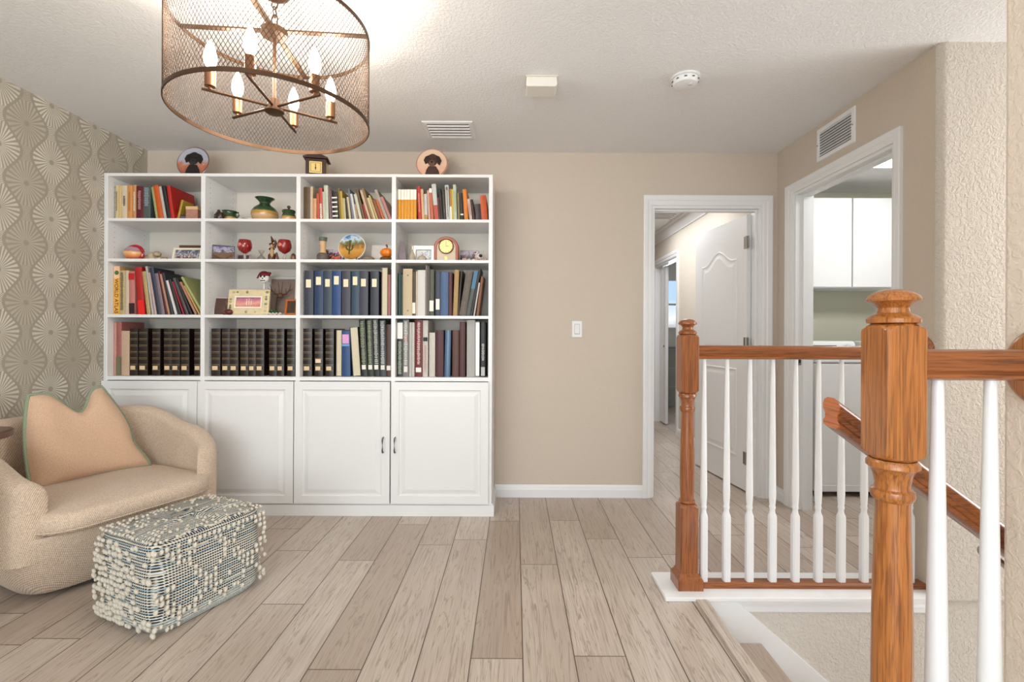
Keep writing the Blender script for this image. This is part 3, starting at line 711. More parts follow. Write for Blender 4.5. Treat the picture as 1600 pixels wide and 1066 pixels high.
def book(x, z, wd, h, dp, ang, col, label, group, opts, seed, y=None, cat='book'):
    bm = BM(); tcv = min(.0025, wd*.22); mi = opts.get('mi', 0)
    ov = .0025
    if opts.get('fore'):   # fore-edge towards the viewer: spine at the back
        box(bm, 0, tcv, 0, dp, 0, h); box(bm, wd-tcv, wd, 0, dp, 0, h); box(bm, tcv, wd-tcv, dp-tcv, dp, 0, h)
    else:
        n = 6; bulge = min(.003, wd*.12)
        outl = [(0, dp), (0, 0.0)] + [(wd*k/n, -bulge*sin(pi*k/n)) for k in range(1, n)] + [(wd, 0.0), (wd, dp), (wd-tcv, dp), (wd-tcv, tcv), (tcv, tcv), (tcv, dp)]
        prism(bm, outl, 'Z', 0, h)
    bulge = 0 if opts.get('fore') else min(.003, wd*.12); fr = -bulge-.0002; ms = []
    if 'bands' in opts:
        ms.append(mat(opts.get('bandcol', (158, 136, 104)), .45, .3, name='band'))
        for z_, dz in opts['bands']: box(bm, wd*.04, wd*.96, fr-.0010, fr, z_*h, (z_+dz)*h, 1)
    if 'title' in opts and wd > .012:
        ms.append(mat(opts['title'], .5, name='title_ink'))
        marks(bm, wd, h, opts.get('t0', .25), opts.get('t1', .8), seed, opts.get('tw', .4), fr-.0007, len(ms))
    o = obj('book' if cat == 'book' else cat.replace(' ', '_'), bm, [mat(tuple(int(v*.88) for v in col), opts.get('rough', .45), name='cover', noise=opts.get('noise', .25), nscale=opts.get('ns', 60))]+ms)
    tag(o, label, cat, group)
    if wd > .006:
        if opts.get('fore'): pg = obj('pages', bx(tcv+.0001, wd-tcv-.0001, .006, dp-tcv-.0003, ov, h-ov), M_pages, o)
        else: pg = obj('pages', bx(tcv+.0001, wd-tcv-.0001, tcv+.0003, dp-.004, ov, h-ov), M_pages, o)
    r = ang; o.rotation_euler = (0, r, 0)
    zz = z+.0008
    if r > 0: zz += wd*sin(r)
    o.location = (x, (y if y is not None else BFY)+.003, zz)
    for lb in opts.get('labels', []):      # (x0,x1,z0,z1,col)
        b = bx(wd*lb[0], wd*lb[1], fr-.0012, fr, h*lb[2], h*lb[3]); obj('spine_label', b, mat(lb[4], .6, name='paper_label'), o)
    for cb in opts.get('cols', []):        # (z0,z1,col) full-width colour fields on the spine
        b = bx(0.0002, wd-.0002, fr-.0008, .004, h*cb[0], h*cb[1]) if False else bx(wd*.02, wd*.98, fr-.0006, fr, h*cb[0], h*cb[1]); obj('colour_band', b, mat(cb[2], .5, name='colour_band'), o)
    return o
seedc = [0]
def row(bay, key, shelfname, items, start_px, group, cat='book', ybase=None):
    a, b = bays[bay]; z = BCZ[key]
    ybot = ybase
    lim = b-.002
    def layout(s):
        out = []; prev = None; x = (start_px-VX)/SB
        x = max(x, a+.002)
        for it in items:
            wd = it[0]/SB*s; h = (ybot-it[1])/SB; an = radians(it[2])
            hh = h/cos(an) if an else h
            hh = h-abs(wd*sin(an)); hh = hh/cos(an)
            t_ = tan(an); g = it[5].get('gap', 0)/SB*s if len(it) > 5 else 0
            wx = wd/cos(an)
            if prev:
                zm = min(prev[2], h); x = prev[0]+prev[1]+max(0, zm*(prev[3]-t_))+g+.0006
            else: x = x+max(0, -h*t_)*0+g
            out.append((x, wd, hh, an)); prev = (x, wx, h, t_)
        return out, prev[0]+prev[1]+max(0, prev[2]*prev[3])
    s = 1.0
    for _ in range(60):
        out, end = layout(s)
        if end <= lim: break
        s *= .985
    cnt = {}
    for i, ((x, wd, hh, an), it) in enumerate(zip(out, items)):
        opts = it[5] if len(it) > 5 else {}
        c = opts.get('cat', cat); seedc[0] += 1
        lab = '%s %s, %s from left on %s shelf, %s bay' % (it[4], opts.get('noun', 'book'), ORD[i], shelfname, BAYN[bay])
        # x is where the left face meets the shelf plane; the real resting corner differs for a right lean
        xx = x
        book(xx, z, wd, hh, opts.get('dp', .19), an, it[3], lab, group, opts, seedc[0], y=BFY+opts.get('dy', random.uniform(0, .006)), cat=c)
W_, K_ = (240, 236, 226), (30, 28, 28)
tt = dict(title=(60, 50, 40))
row(0, 's1', 'top', [
    (5, 287.5, 0, (236, 216, 170), 'cream paper-covered', dict(title=(90, 80, 60), noise=.1)), (4.3, 288, 0, (240, 208, 140), 'pale yellow slim', dict(noise=.1)),
    (9, 288, 0, (246, 228, 200), 'creamy white lettered', dict(title=(60, 45, 40), t0=.4, t1=.7, noise=.1)), (8.3, 288, 0, (240, 166, 92), 'light orange', dict(title=(190, 120, 60), noise=.1)),
    (5.3, 287, 0, (226, 170, 118), 'tan slim', dict(title=W_, noise=.1)), (11.5, 289, 0, (112, 22, 44), 'maroon', dict(title=(200, 150, 140), t0=.3, t1=.85)),
    (11, 289, 0, (92, 104, 106), 'blue-grey', dict(title=(150, 165, 170), t0=.4, t1=.95, tw=.7)), (3.6, 290, -9, (190, 196, 130), 'pale green leaning slim', {}),
    (8, 287, -10, (228, 100, 30), 'bright orange leaning', dict(noise=.1)), (4.5, 289, -10, (226, 222, 216), 'white leaning slim', {}), (6, 288, -10, (34, 32, 34), 'black leaning', {}),
    (5.5, 288, -8, (206, 34, 22), 'bright red leaning', dict(noise=.1, dp=.23)), ], 178.4, 'books on the top shelf of the leftmost bay', ybase=341.3)
row(2, 's1', 'top', [
    (9.5, 290, 0, (118, 88, 60), 'thick brown tweed-covered', dict(noise=.6, ns=200)), (4.3, 289, 0, (234, 210, 176), 'cream tall', {}), (6, 308, 0, (238, 178, 130), 'short peach', {}),
    (3.4, 300, -1, (226, 88, 50), 'orange-red slim', {}), (5, 291, -2, (214, 84, 66), 'red and white patterned', dict(title=W_, tw=.8, t0=0, t1=.5)), (2.6, 297, -2, (236, 226, 206), 'narrow off-white', {}),
    (6.2, 287, -2, (232, 238, 220), 'tall greenish white', dict(title=(180, 200, 170))), (2.4, 291, -4, (150, 118, 120), 'slim mauve', {}), (2.2, 293, -4, (132, 104, 108), 'slim darker mauve', {}),
    (8.5, 297, -3, (40, 28, 22), 'black white-striped', dict(cols=[(.12+.16*k, .17+.16*k, W_) for k in range(5)])), (3.6, 292, -4, (128, 110, 50), 'olive gold', {}),
    (3.8, 296, -4, (226, 180, 70), 'yellow slim', {}), (3.6, 307, -4, (214, 210, 160), 'short pale green', {}), (2.5, 309, -6, (60, 46, 40), 'thin dark', {}), (3.2, 305, -7, (232, 214, 180), 'thin cream', {}),
    (2.8, 292, -9, (130, 134, 150), 'thin blue-grey', {}), (3.5, 300, -10, (238, 240, 244), 'thin bright white', {}), (2.4, 316, -10, (206, 170, 120), 'short tan', {}), (4.4, 300, -13, (236, 232, 216), 'ivory leaning', {}),
    (3.8, 292, -14, (136, 112, 66), 'olive patterned leaning', dict(noise=.7, ns=200)), (3.4, 316, -15, (160, 36, 40), 'short crimson leaning', {}), (3.6, 294, -17, (236, 204, 170), 'pale peach leaning', {}), (3, 291, -18, (168, 132, 88), 'light brown leaning', {}),
    (3.4, 306, -18, (238, 222, 176), 'short cream leaning', {}), (2.6, 302, -19, (226, 200, 130), 'pale gold leaning', {}), (5.4, 308, -19, (150, 84, 44), 'brown leaning', {}), (3.2, 309, -20, (226, 118, 66), 'orange leaning', {}),
    (4.6, 293, -21, (222, 206, 188), 'cream speckled leaning', dict(noise=.6, ns=240)), (4.4, 304, -22, (212, 148, 140), 'dusty pink leaning', {})],
    472, 'books on the top shelf of the third bay', ybase=342)
og = (244, 168, 36)
row(3, 's1', 'top', [(4.9, 293, 0, og, 'orange and white matched-set', dict(cols=[(.67, .995, W_)], noise=.05)) for _ in range(6)] + [
    (6.2, 288, -3, (206, 54, 40), 'tall red', dict(title=(236, 150, 130))), (4.2, 292, -3, (240, 200, 150), 'cream orange-edged', {}), (4.6, 300, -2, (232, 234, 236), 'short white with olive foot', dict(cols=[(0, .22, (170, 130, 40))])),
    (3.8, 294, -3, (238, 190, 168), 'pale salmon', {}), (4.4, 291, -4, (226, 122, 84), 'salmon red', dict(cols=[(.86, .99, W_)])), (6.8, 284, -5, (236, 238, 234), 'tallest white with red foot', dict(cols=[(0, .42, (176, 66, 46))])),
    (3.4, 305, -5, (98, 30, 34), 'short maroon', {}), (4, 292, -5, (24, 22, 24), 'black slim', {}), (4.6, 292, -4, (66, 58, 52), 'dark grey', dict(title=(110, 100, 90))), (5.6, 286, -3, (240, 240, 236), 'tall white with dot', dict(title=(120, 120, 120), t0=.1, t1=.95, labels=[(.25, .75, .86, .94, (110, 60, 40))])),
    (3, 292, -2, (220, 150, 80), 'tan-orange slim', dict(cols=[(0, .45, W_)])), (2.8, 292, -2, (240, 210, 90), 'yellow thin', {}), (4.8, 285, -2, (224, 236, 210), 'pale green tall', dict(title=(150, 180, 120))),
    (3.6, 298, -2, (150, 138, 90), 'olive short', dict(gap=1.2)), (5.2, 298, -3, (26, 20, 26), 'black white-ringed', dict(cols=[(.2, .25, W_)])), (6.4, 292, -4, (244, 142, 40), 'orange thick', dict(noise=.05)),
    (4.4, 307, -7, (240, 218, 206), 'pinkish white short', dict(title=(200, 120, 110))), (4, 308, -9, (60, 26, 26), 'dark maroon leaning', {}), (8.6, 315, -4, (66, 52, 58), 'short plum-grey', {}),
    (10, 301, -5, (236, 96, 20), 'large vivid orange', dict(noise=.4, ns=30, gap=0))], 619, 'books on the top shelf of the rightmost bay', ybase=342)
row(0, 's3', 'third', [
    (9.6, 416, 0, (238, 190, 120), 'cream and orange world atlas', dict(noun='volume', noise=.05, cols=[(.75, .995, (240, 196, 160)), (0, .75, (244, 178, 72))], atlas=1)),
    (7.8, 423, 0, (226, 204, 150), 'tan title-lettered', dict(title=(90, 70, 40), t0=.1, t1=.95, tw=.6)), (6.2, 423, 0, (236, 216, 186), 'plain cream', dict(noise=.1)),
    (9, 424, -1, (222, 140, 132), 'pink red-capped', dict(cols=[(.80, .95, (190, 24, 40)), (.02, .26, (46, 24, 24))], noise=.15)), (10.5, 417, -5, (204, 36, 34), 'bright red wide', dict(noise=.15, cols=[(0, .3, (228, 30, 20))])),
    (5.6, 424, -7, (234, 206, 140), 'cream speckled', dict(noise=.6, ns=120)), (3.2, 416, -8, (214, 212, 208), 'clear plastic-wrapped', {}), (3.6, 426, -9, (232, 196, 190), 'pale pink', {}), (6.2, 418, -10, (58, 70, 96), 'navy speckled', dict(noise=.6, ns=300)),
    (5.4, 427, -10, (150, 130, 140), 'grey-purple', {}), (2.4, 424, -11, (110, 26, 36), 'thin dark red', {}), (2.8, 428, -12, (216, 158, 128), 'thin peach', {}), (4, 426, -13, (46, 50, 60), 'dark navy', {}), (3.6, 438, -15, (244, 240, 240), 'bright white leaning', dict(noise=.05)),
    (4.4, 436, -17, (50, 36, 38), 'blackish leaning', {}), (2.2, 440, -19, (176, 34, 58), 'thin crimson leaning', {}), (4.2, 434, -21, (96, 92, 92), 'dark grey leaning', {}), (3.6, 436, -23, (40, 38, 40), 'charcoal leaning', {}),
    (3.2, 440, -26, (208, 150, 120), 'pinkish tan leaning', {}), (2.4, 446, -28, (226, 178, 110), 'thin tan leaning', {}), (3.4, 432, -30, (196, 204, 132), 'pale green steeply leaning', dict(dp=.22))],
    176, 'books and magazines on the third shelf of the leftmost bay', ybase=492)
bl = []
for wpx, col, nm, ly, g in ((14, (62, 66, 80), 'slate grey', (.62, .80), 0), (14, (36, 62, 104), 'navy blue', (.68, .86), 1.2), (13, (58, 76, 90), 'slate teal', (.64, .81), .4), (13.5, (34, 76, 138), 'bright blue', (.69, .88), .3), (13.5, (72, 70, 86), 'purple-grey', (.64, .81), 1.2), (12.5, (48, 78, 98), 'teal blue', (.68, .87), 1.2), (13.5, (66, 68, 84), 'dull slate', (.65, .82), .3), (13, (54, 60, 72), 'dark slate', (.64, .82), 3.5)):
    bl.append((wpx, 422.5, 0, col, nm+' ring', dict(noun='binder', cat='binder', noise=.1, gap=g, labels=[(.2, .76, ly[0], ly[1], (238, 228, 196))], dp=.24)))
bl += [(9, 417, 0, (200, 178, 162), 'beige paper-stuffed', dict(noun='folder', cat='folder', noise=.5, ns=150, gap=4.5, fore=1)), (4.5, 428, 0, (190, 126, 120), 'dusty pink', {})]
row(2, 's3', 'third', bl, 475, 'binders on the third shelf of the third bay', ybase=492.5)
row(3, 's3', 'third', [
    (5.4, 426, 0, (26, 66, 54), 'dark green', {}), (3, 428, 0, (40, 78, 62), 'thin dark green', {}), (14.5, 419, 0, (224, 202, 164), 'cream ring', dict(noun='binder', cat='binder', noise=.1, labels=[(.45, .6, .85, .87, (90, 80, 60)), (.45, .6, .1, .12, (90, 80, 60))])),
    (5.2, 424, 0, (92, 74, 40), 'olive brown', dict(labels=[(.05, .95, .05, .30, (236, 228, 214))])), (2.6, 423, 0, (230, 214, 190), 'thin cream', {}), (12, 421, 0, (242, 238, 232), 'plain white ring', dict(noun='binder', cat='binder', noise=.05)),
    (3, 413, 0, (150, 136, 132), 'tall thin grey', {}), (3.2, 414, 0, (104, 96, 92), 'tall thin dark grey', {}), (7.4, 420, 0, (96, 96, 76), 'olive grey', dict(labels=[(.05, .9, .10, .33, (238, 234, 226))])), (8.6, 423, 0, (60, 70, 90), 'grey-blue', dict(gap=1.5, labels=[(.12, .8, .14, .38, (240, 236, 230))])),
    (11.6, 424, 0, (72, 108, 156), 'mid blue ring', dict(noun='binder', cat='binder', noise=.1)), (6, 424, 0, (98, 44, 50), 'maroon', {}), (7, 420, 2, (206, 168, 108), 'tan', dict(gap=1)), (2.6, 421, 4, (60, 48, 40), 'thin dark brown', {}),
    (10.5, 421, 9, (140, 126, 108), 'stone-patterned right-leaning', dict(noise=.9, ns=120)), (6.4, 421, 10, (108, 116, 118), 'blue-topped grey right-leaning', dict(cols=[(.6, .99, (70, 118, 152))], noise=.7, ns=140)),
    (3.6, 418, 10, (52, 50, 50), 'dark right-leaning', {}), (2.2, 440, 9, (236, 232, 226), 'thin white right-leaning', {}), (4.2, 430, 7, (150, 96, 62), 'brown right-leaning', {})],
    620.5, 'books and binders on the third shelf of the rightmost bay', ybase=492.5)
leather = (40, 25, 18)
def enc(double=False, w=12.6, g=1.4):
    b = []
    for k in range(6):
        z = .235+.135*k; b += [(z, .008), (z-.026, .004)]
    labs = [(.12, .72, .125, .205, (226, 200, 158))]
    if double: labs.append((.12, .78, .28, .36, (232, 206, 176)))
    return (w, 515, 0, leather, 'dark brown gold-banded leather', dict(noun='volume', bands=b+[(.115, .006)], labels=labs, gap=g, dp=.20, noise=.3, rough=.35))
row(0, 's4', 'lowest', [(4, 506, 0, (232, 170, 150), 'thin pink-spined', dict(gap=0)), (8, 505, 0, (196, 118, 112), 'rose and olive', dict(cols=[(0, .35, (110, 110, 80))], noise=.4)), (12.5, 519, 0, (232, 198, 168), 'pale cream', dict(noise=.2))] +
    [enc(g=1), enc(w=14), enc(w=12.6, g=7), enc(g=5), enc(g=.4), enc(w=13), enc(w=12, g=7.5)], 170, 'books on the lowest shelf of the leftmost bay', ybase=588.7)
row(1, 's4', 'lowest', [enc(w=14, g=0), enc(w=12.5, g=2), enc(w=13, g=.4), enc(w=12.4, g=3), enc(w=11, g=.4), enc(w=12.5, g=.4), enc(w=12, g=7.5), enc(w=11, g=.6), enc(w=12.4, g=4)], 330, 'leather volumes on the lowest shelf of the second bay', ybase=589)
def yb(col, nm, w, top, an=0, g=.4, lc=(150, 160, 130)):
    return (w, top, an, col, nm, dict(noun='yearbook', title=lc, t0=.22, t1=.97, tw=.62, gap=g, noise=.3, labels=[(.15, .8, .12, .20, (236, 232, 224))], dp=.21))
row(2, 's4', 'lowest', [enc(w=14, g=0), enc(True, w=13, g=4.5), enc(w=13, g=4),
    (8, 517, 0, (236, 220, 186), 'cream fore-edge-out', dict(fore=1, gap=4)), (13, 518, -1, (40, 82, 140), 'blue pink-labelled', dict(labels=[(.1, .9, .72, .92, (222, 160, 210)), (.05, .95, .66, .71, (110, 160, 214))], noise=.1)),
    (13, 512, -4, (44, 34, 30), 'black-covered fore-edge-out leaning', dict(fore=1)), yb((40, 50, 34), 'olive green lettered', 9.5, 500, -3), yb((46, 56, 44), 'dark green lettered', 9.2, 500, -2), yb((36, 42, 44), 'tall blackish lettered', 9.4, 499, -2, lc=(190, 190, 180)), yb((70, 80, 84), 'grey lettered', 9.2, 501, -1, lc=(200, 204, 204)),
    (8.6, 508, 0, (92, 56, 44), 'brown', dict(labels=[(.15, .85, .12, .21, (238, 230, 228))]))], 471, 'books on the lowest shelf of the third bay', ybase=589.5)
row(3, 's4', 'lowest', [
    (9, 503, 0, (44, 56, 46), 'dark green white-topped', dict(noun='yearbook', cols=[(.68, .97, (238, 236, 232))], title=(170, 180, 160), t0=.05, t1=.62, tw=.6)), (9, 501, 0, (150, 148, 146), 'grey red-patched', dict(noun='yearbook', title=(220, 220, 216), t0=.2, t1=.95, tw=.6, labels=[(.1, .85, .63, .70, (150, 70, 60)), (.2, .8, .08, .18, (235, 230, 224))])),
    (4, 505, 0, (226, 222, 216), 'thin white', dict(gap=.6)), (4, 505, 0, (240, 236, 230), 'thin bright white', {}), (12, 501, 0, (122, 22, 28), 'dark red white-lettered', dict(noun='yearbook', title=(232, 200, 196), t0=.22, t1=.96, tw=.4, labels=[(.15, .85, .08, .16, (240, 236, 230))], noise=.1, gap=.6)),
    (8, 502, 0, (236, 232, 226), 'white black-tagged', dict(labels=[(.08, .92, .63, .70, (34, 34, 34))], title=(200, 140, 120), t0=.1, t1=.55, gap=.4)), (9.4, 521, 0, (232, 226, 214), 'short ivory', dict(gap=1.5, noise=.1)), (12, 517, 0, (88, 20, 34), 'burgundy', dict(gap=1.2)),
    (9, 517, 1, (76, 116, 156), 'shiny blue', dict(rough=.2, gap=1.2)), (10, 517, 0, (104, 62, 44), 'reddish brown', dict(gap=2)), (9, 504, 0, (92, 40, 40), 'tall dark maroon', dict(gap=1)), (13, 501, 0, (196, 194, 190), 'light grey', dict(noise=.1, gap=2.2, noun='binder', cat='binder')),
    (6.4, 503, 0, (150, 150, 148), 'grey white-striped', dict(bands=[(0.02, .96)], bandcol=(226, 224, 220), gap=.4)), (7.4, 504, 0, (52, 52, 54), 'charcoal grey-lettered', dict(title=(200, 200, 200), t0=.3, t1=.6, tw=.6, gap=1.6, labels=[(.1, .9, .02, .18, (196, 196, 196))]))],
    619, 'books on the lowest shelf of the rightmost bay', ybase=590)
# WORLD ATLAS lettering on the atlas spine
atlas = [o for o in C.objects if 'world atlas' in o.get('label', '')][0]
def text_mesh(s, size, m, parent, name='lettering', bold=.0):
    cu = bpy.data.curves.new('txt', 'FONT'); cu.body = s; cu.size = size; cu.align_x = 'CENTER'; cu.align_y = 'CENTER'; cu.extrude = .0004; cu.offset = bold
    to = bpy.data.objects.new('txt', cu); C.objects.link(to); bpy.context.view_layer.update()
    me = bpy.data.meshes.new_from_object(to.evaluated_get(bpy.context.evaluated_depsgraph_get())); bpy.data.objects.remove(to)
    me.name = name; me.materials.clear(); me.materials.append(m)
    o = bpy.data.objects.new(name, me); C.objects.link(o); o.parent = parent; return o
tx = text_mesh('WORLD ATLAS', .0325, mat((40, 34, 28), .6, name='black_ink'), atlas)
tx.rotation_euler = (pi/2, pi/2, 0); tx.location = (.0185, -.0055, .118)
obj('globe_emblem', lathe(BM(), [(.0, -.001), (.014, -.001), (.014, 0)], .020, -.0040, .268, 20, 'Y'), mat((70, 110, 60), .5, name='emblem'), atlas)

# ------------------------------------------------------------------ ornaments
def on(px, key, Y=3.15): return Vector(((px-VX)/F*Y, Y, BCZ[key]+.0006))
def frame_thing(name, px, key, Y, wd, h, bw, fm, picm, label, cat='picture frame', tilt=12, rz=0, th=.012, parts=None, roll=0):
    t = thing(name, on(px, key, Y), label, cat, rz=radians(rz))
    rot = Matrix.Rotation(radians(-tilt), 4, 'X')
    def tr(bm): bmesh.ops.transform(bm, matrix=Matrix.Translation((0, 0, th*sin(radians(tilt))+.0005)) @ rot, verts=bm.verts); return bm
    bm = BM(); rings(bm, [[(p[0], o, p[1]) for p in rect(-wd/2, wd/2, 0, h, i)] for i, o in [(0, th), (0, 0), (bw*.15, -.003), (bw*.85, -.003), (bw, 0.0005), (bw, min(.006, th*.6))]], cap0=True, cap1=False)
    obj('frame', tr(bm), fm, t, bevel=.0008)
    obj('picture', tr(bx(-wd/2+bw, wd/2-bw, min(.006, th*.6)-.001, min(.006, th*.6), bw, h-bw)), picm, t)
    ty = .66*h*sin(radians(tilt))+th+.004; bm = prism(BM(), [(ty, h*.62), (ty+.003, h*.62), (ty+.05, .001), (ty+.045, .001)], 'X', -wd*.12, wd*.12)
    obj('easel_back', bm, mat((70, 60, 52), .7, name='easel'), t)
    return t, tr
def pic_mat(name, stops, nscale=8, axis=2, amp=.25, seed=0, rng=.12):
    m, N, L, B = newmat(name); t = NT(m); x, y, z = t.xyz()
    n = t.noise(t.comb(t.m('ADD', x, seed), y, z), nscale, 5, .5)
    v = t.m('ADD', t.m('MULTIPLY', (x, y, z)[axis], 1/rng), t.m('MULTIPLY', t.m('SUBTRACT', n, .5), amp*4))
    L.new(t.ramp(v, [(p, S(*c)) for p, c in stops]), B.inputs['Base Color']); B.inputs['Roughness'].default_value = .25; return m
def glass(col, rough=.05):
    return mat(col, rough, name='tinted_glass', trans=.75)
G, T_ = (40, 74, 34), (206, 158, 92)
def glaze_mat(split, top=G, mid=(190, 130, 60), low=(202, 166, 120)):
    m, N, L, B = newmat('green_tan_glaze'); t = NT(m); x, y, z = t.xyz()
    n = t.noise(t.comb(x, y, z), 40, 3); v = t.m('ADD', t.m('DIVIDE', z, split), t.m('MULTIPLY', n, .12))
    v = t.m('MULTIPLY', v, .5)
    L.new(t.ramp(v, [(0, S(*low)), (.36, S(*low)), (.46, S(*mid)), (.55, S(180, 150, 70)), (.62, S(*top)), (1, S(34, 62, 32))]), B.inputs['Base Color'])
    B.inputs['Roughness'].default_value = .15; B.inputs['Coat Weight'].default_value = .5; return m
# -- second bay, top shelf: pottery
t = thing('pottery_vase', on(413, 's1', 3.16), 'large round green and tan glazed vase with flared rim', 'vase')
vp = [(.0, 0), (.052, 0), (.055, .003), (.074, .018), (.086, .045), (.084, .068), (.068, .092), (.046, .108), (.034, .118), (.033, .128), (.044, .142), (.060, .154), (.0615, .157), (.056, .156), (.040, .144), (.028, .130), (.028, .118), (.02, .10), (0, .10)]
vp = [(a*.97, b*1.03) for a, b in vp]
obj('body', lathe(BM(), vp, seg=36), glaze_mat(.062), t, smooth=True)
t = thing('pottery_jug', on(358, 's1', 3.18), 'small green and tan glazed jug beside the large vase', 'jug')
obj('body', lathe(BM(), [(0, 0), (.040, 0), (.047, .012), (.049, .030), (.045, .050), (.040, .062), (.042, .074), (.046, .080), (.043, .080), (.038, .070), (.038, .03), (0, .02)], seg=28), glaze_mat(.034), t, smooth=True)
bm = BM(); tube(bm, [(.040, 0, .070), (.058, 0, .072), (.062, 0, .055), (.052, 0, .040), (.045, 0, .034)], .005, 8); obj('handle', bm, mat((46, 50, 30), .2, name='dark_glaze'), t, smooth=True)
t = thing('pottery_cup', on(343, 's1', 3.10), 'dark glazed cup with curled handle left of the jug', 'cup')
obj('body', lathe(BM(), [(0, 0), (.022, 0), (.027, .015), (.026, .04), (.022, .052), (.020, .05), (.022, .02), (0, .01)], seg=24), mat((52, 32, 24), .2, name='brown_glaze'), t, smooth=True)
bm = BM(); tube(bm, [(-.024, 0, .045), (-.034, 0, .040), (-.036, 0, .022), (-.026, 0, .010)], .004, 8); obj('handle', bm, mat((60, 62, 34), .2, name='olive_glaze'), t, smooth=True)
obj('lid_knob', ball(BM(), (-.008, 0, .062), .010, .010, .010), mat((40, 48, 30), .2, name='knob_glaze'), t, smooth=True)
t = thing('pottery_dish', on(383, 's1', 3.22), 'low dark dish with small knobbed lid behind the vase', 'dish')
obj('body', lathe(BM(), [(0, 0), (.030, 0), (.040, .012), (.038, .014), (.02, .012), (.018, .03), (.026, .036), (.026, .040), (0, .040)], seg=24), mat((44, 28, 24), .25, name='dish_glaze'), t, smooth=True)
t = thing('sugar_pot', on(450.5, 's1', 3.13), 'lidded green and tan glazed pot right of the large vase', 'pot')
obj('body', lathe(BM(), [(0, 0), (.038, 0), (.044, .015), (.044, .030), (.038, .048), (.036, .054), (.042, .068), (.040, .070), (0, .070)], seg=28), glaze_mat(.030), t, smooth=True)
obj('lid', lathe(BM(), [(.041, .070), (.038, .075), (.016, .080), (.006, .084), (.006, .090), (0, .090)], seg=24), mat((60, 52, 28), .2, name='lid_glaze'), t, smooth=True)
obj('lid_knob', ball(BM(), (0, 0, .097), .011, .011, .010), mat((74, 46, 32), .2, name='lid_knob_glaze'), t, smooth=True)
# -- small boxes and booklet on top shelf, leftmost bay
o = book(on(274.5, 's1', 3.10).x, BCZ['s1'], .014, .135, .10, radians(13), (214, 178, 60), 'yellow booklet leaning right in front of the bright red book', None, dict(noise=.3), 900, y=3.10)
t = thing('card_box', on(303, 's1', 3.12), 'tan and cream card box beside the divider, top shelf leftmost bay', 'box')
obj('box_body', bx(-.042, .034, -.02, .10, 0, .072), mat((196, 140, 120), .6, name='rose_card', noise=.4, nscale=60), t); obj('box_lid', bx(-.043, .035, -.021, .101, .0725, .092), mat((226, 190, 140), .6, name='tan_card', noise=.2), t)
t = thing('card_box', on(289.5, 's1', 3.11), 'low purple box lying between booklet and tan box', 'box')
obj('box_body', bx(-.035, .028, 0, .09, 0, .030), mat((122, 92, 110), .6, name='purple_card', noise=.3), t); obj('box_lid', bx(-.036, .029, -.001, .091, .0303, .040), mat((70, 46, 60), .6, name='plum_card'), t)
# -- leftmost bay, second shelf
t = thing('glass_ornament', on(208, 's2', 3.12), 'round red and gold glass ornament at left end of shelf', 'ornament')
obj('globe', ball(BM(), (0, 0, .047), .058, .045, .047, 24, 14), pic_mat('red_gold_glass', [(0, (150, 40, 30)), (.2, (226, 140, 90)), (.4, (236, 190, 120)), (.48, (170, 120, 130)), (.66, (180, 150, 170)), (.75, (160, 20, 30))], 12, 2, .05), t, smooth=True)
bm = BM(); tube(bm, [(.054*cos(a)+.012, -.004, .047+.046*sin(a)) for a in [radians(d) for d in range(-50, 160, 14)]], .010, 8); obj('red_rim', bm, mat((176, 24, 28), .1, name='red_glass', coat=.5), t, smooth=True)
sh = mat((206, 184, 150), .6, name='shell', noise=.6, nscale=60)
t = thing('shell_cluster', on(245, 's2', 3.16), 'heap of tan seashells and coral beside the red glass ornament', 'shells')
rnd = random.Random(3)
for k in range(9):
    a = rnd.uniform(-1, 1); s_ = rnd.uniform(.014, .026); z = s_*.8+max(0, .034-abs(a)*.03)*(k % 2)
    bm = ball(BM(), (a*.058, rnd.uniform(-.02, .03), z), s_*1.2, s_, s_*.8, 14, 8, rot=None)
    for v in bm.verts: v.co += v.co.normalized()*0; v.co.z = max(v.co.z+.003*sin(v.co.x*400), 0)
    obj('shell', bm, sh if k % 3 else mat((226, 206, 176), .4, name='pale_shell', noise=.4), t, smooth=True)
fr_w = mat((240, 230, 214), .4, name='ivory_frame')
frame_thing('framed_photo', 290, 's2', 3.13, .19, .088, .014, fr_w, pic_mat('snow_scene', [(0, (110, 70, 66)), (.2, (150, 130, 120)), (.3, (206, 206, 214)), (.45, (120, 124, 140)), (.7, (90, 92, 110))], 60, 2, .5), 'low ivory-framed photo of pale mountains on second shelf, leftmost bay', tilt=14, rz=0)
frame_thing('framed_photo', 297, 's2', 3.25, .17, .125, .02, mat((96, 66, 36), .4, name='brown_frame'), mat((110, 80, 50), .5, name='brown_print'), 'brown wooden frame behind the ivory-framed photo', tilt=6)
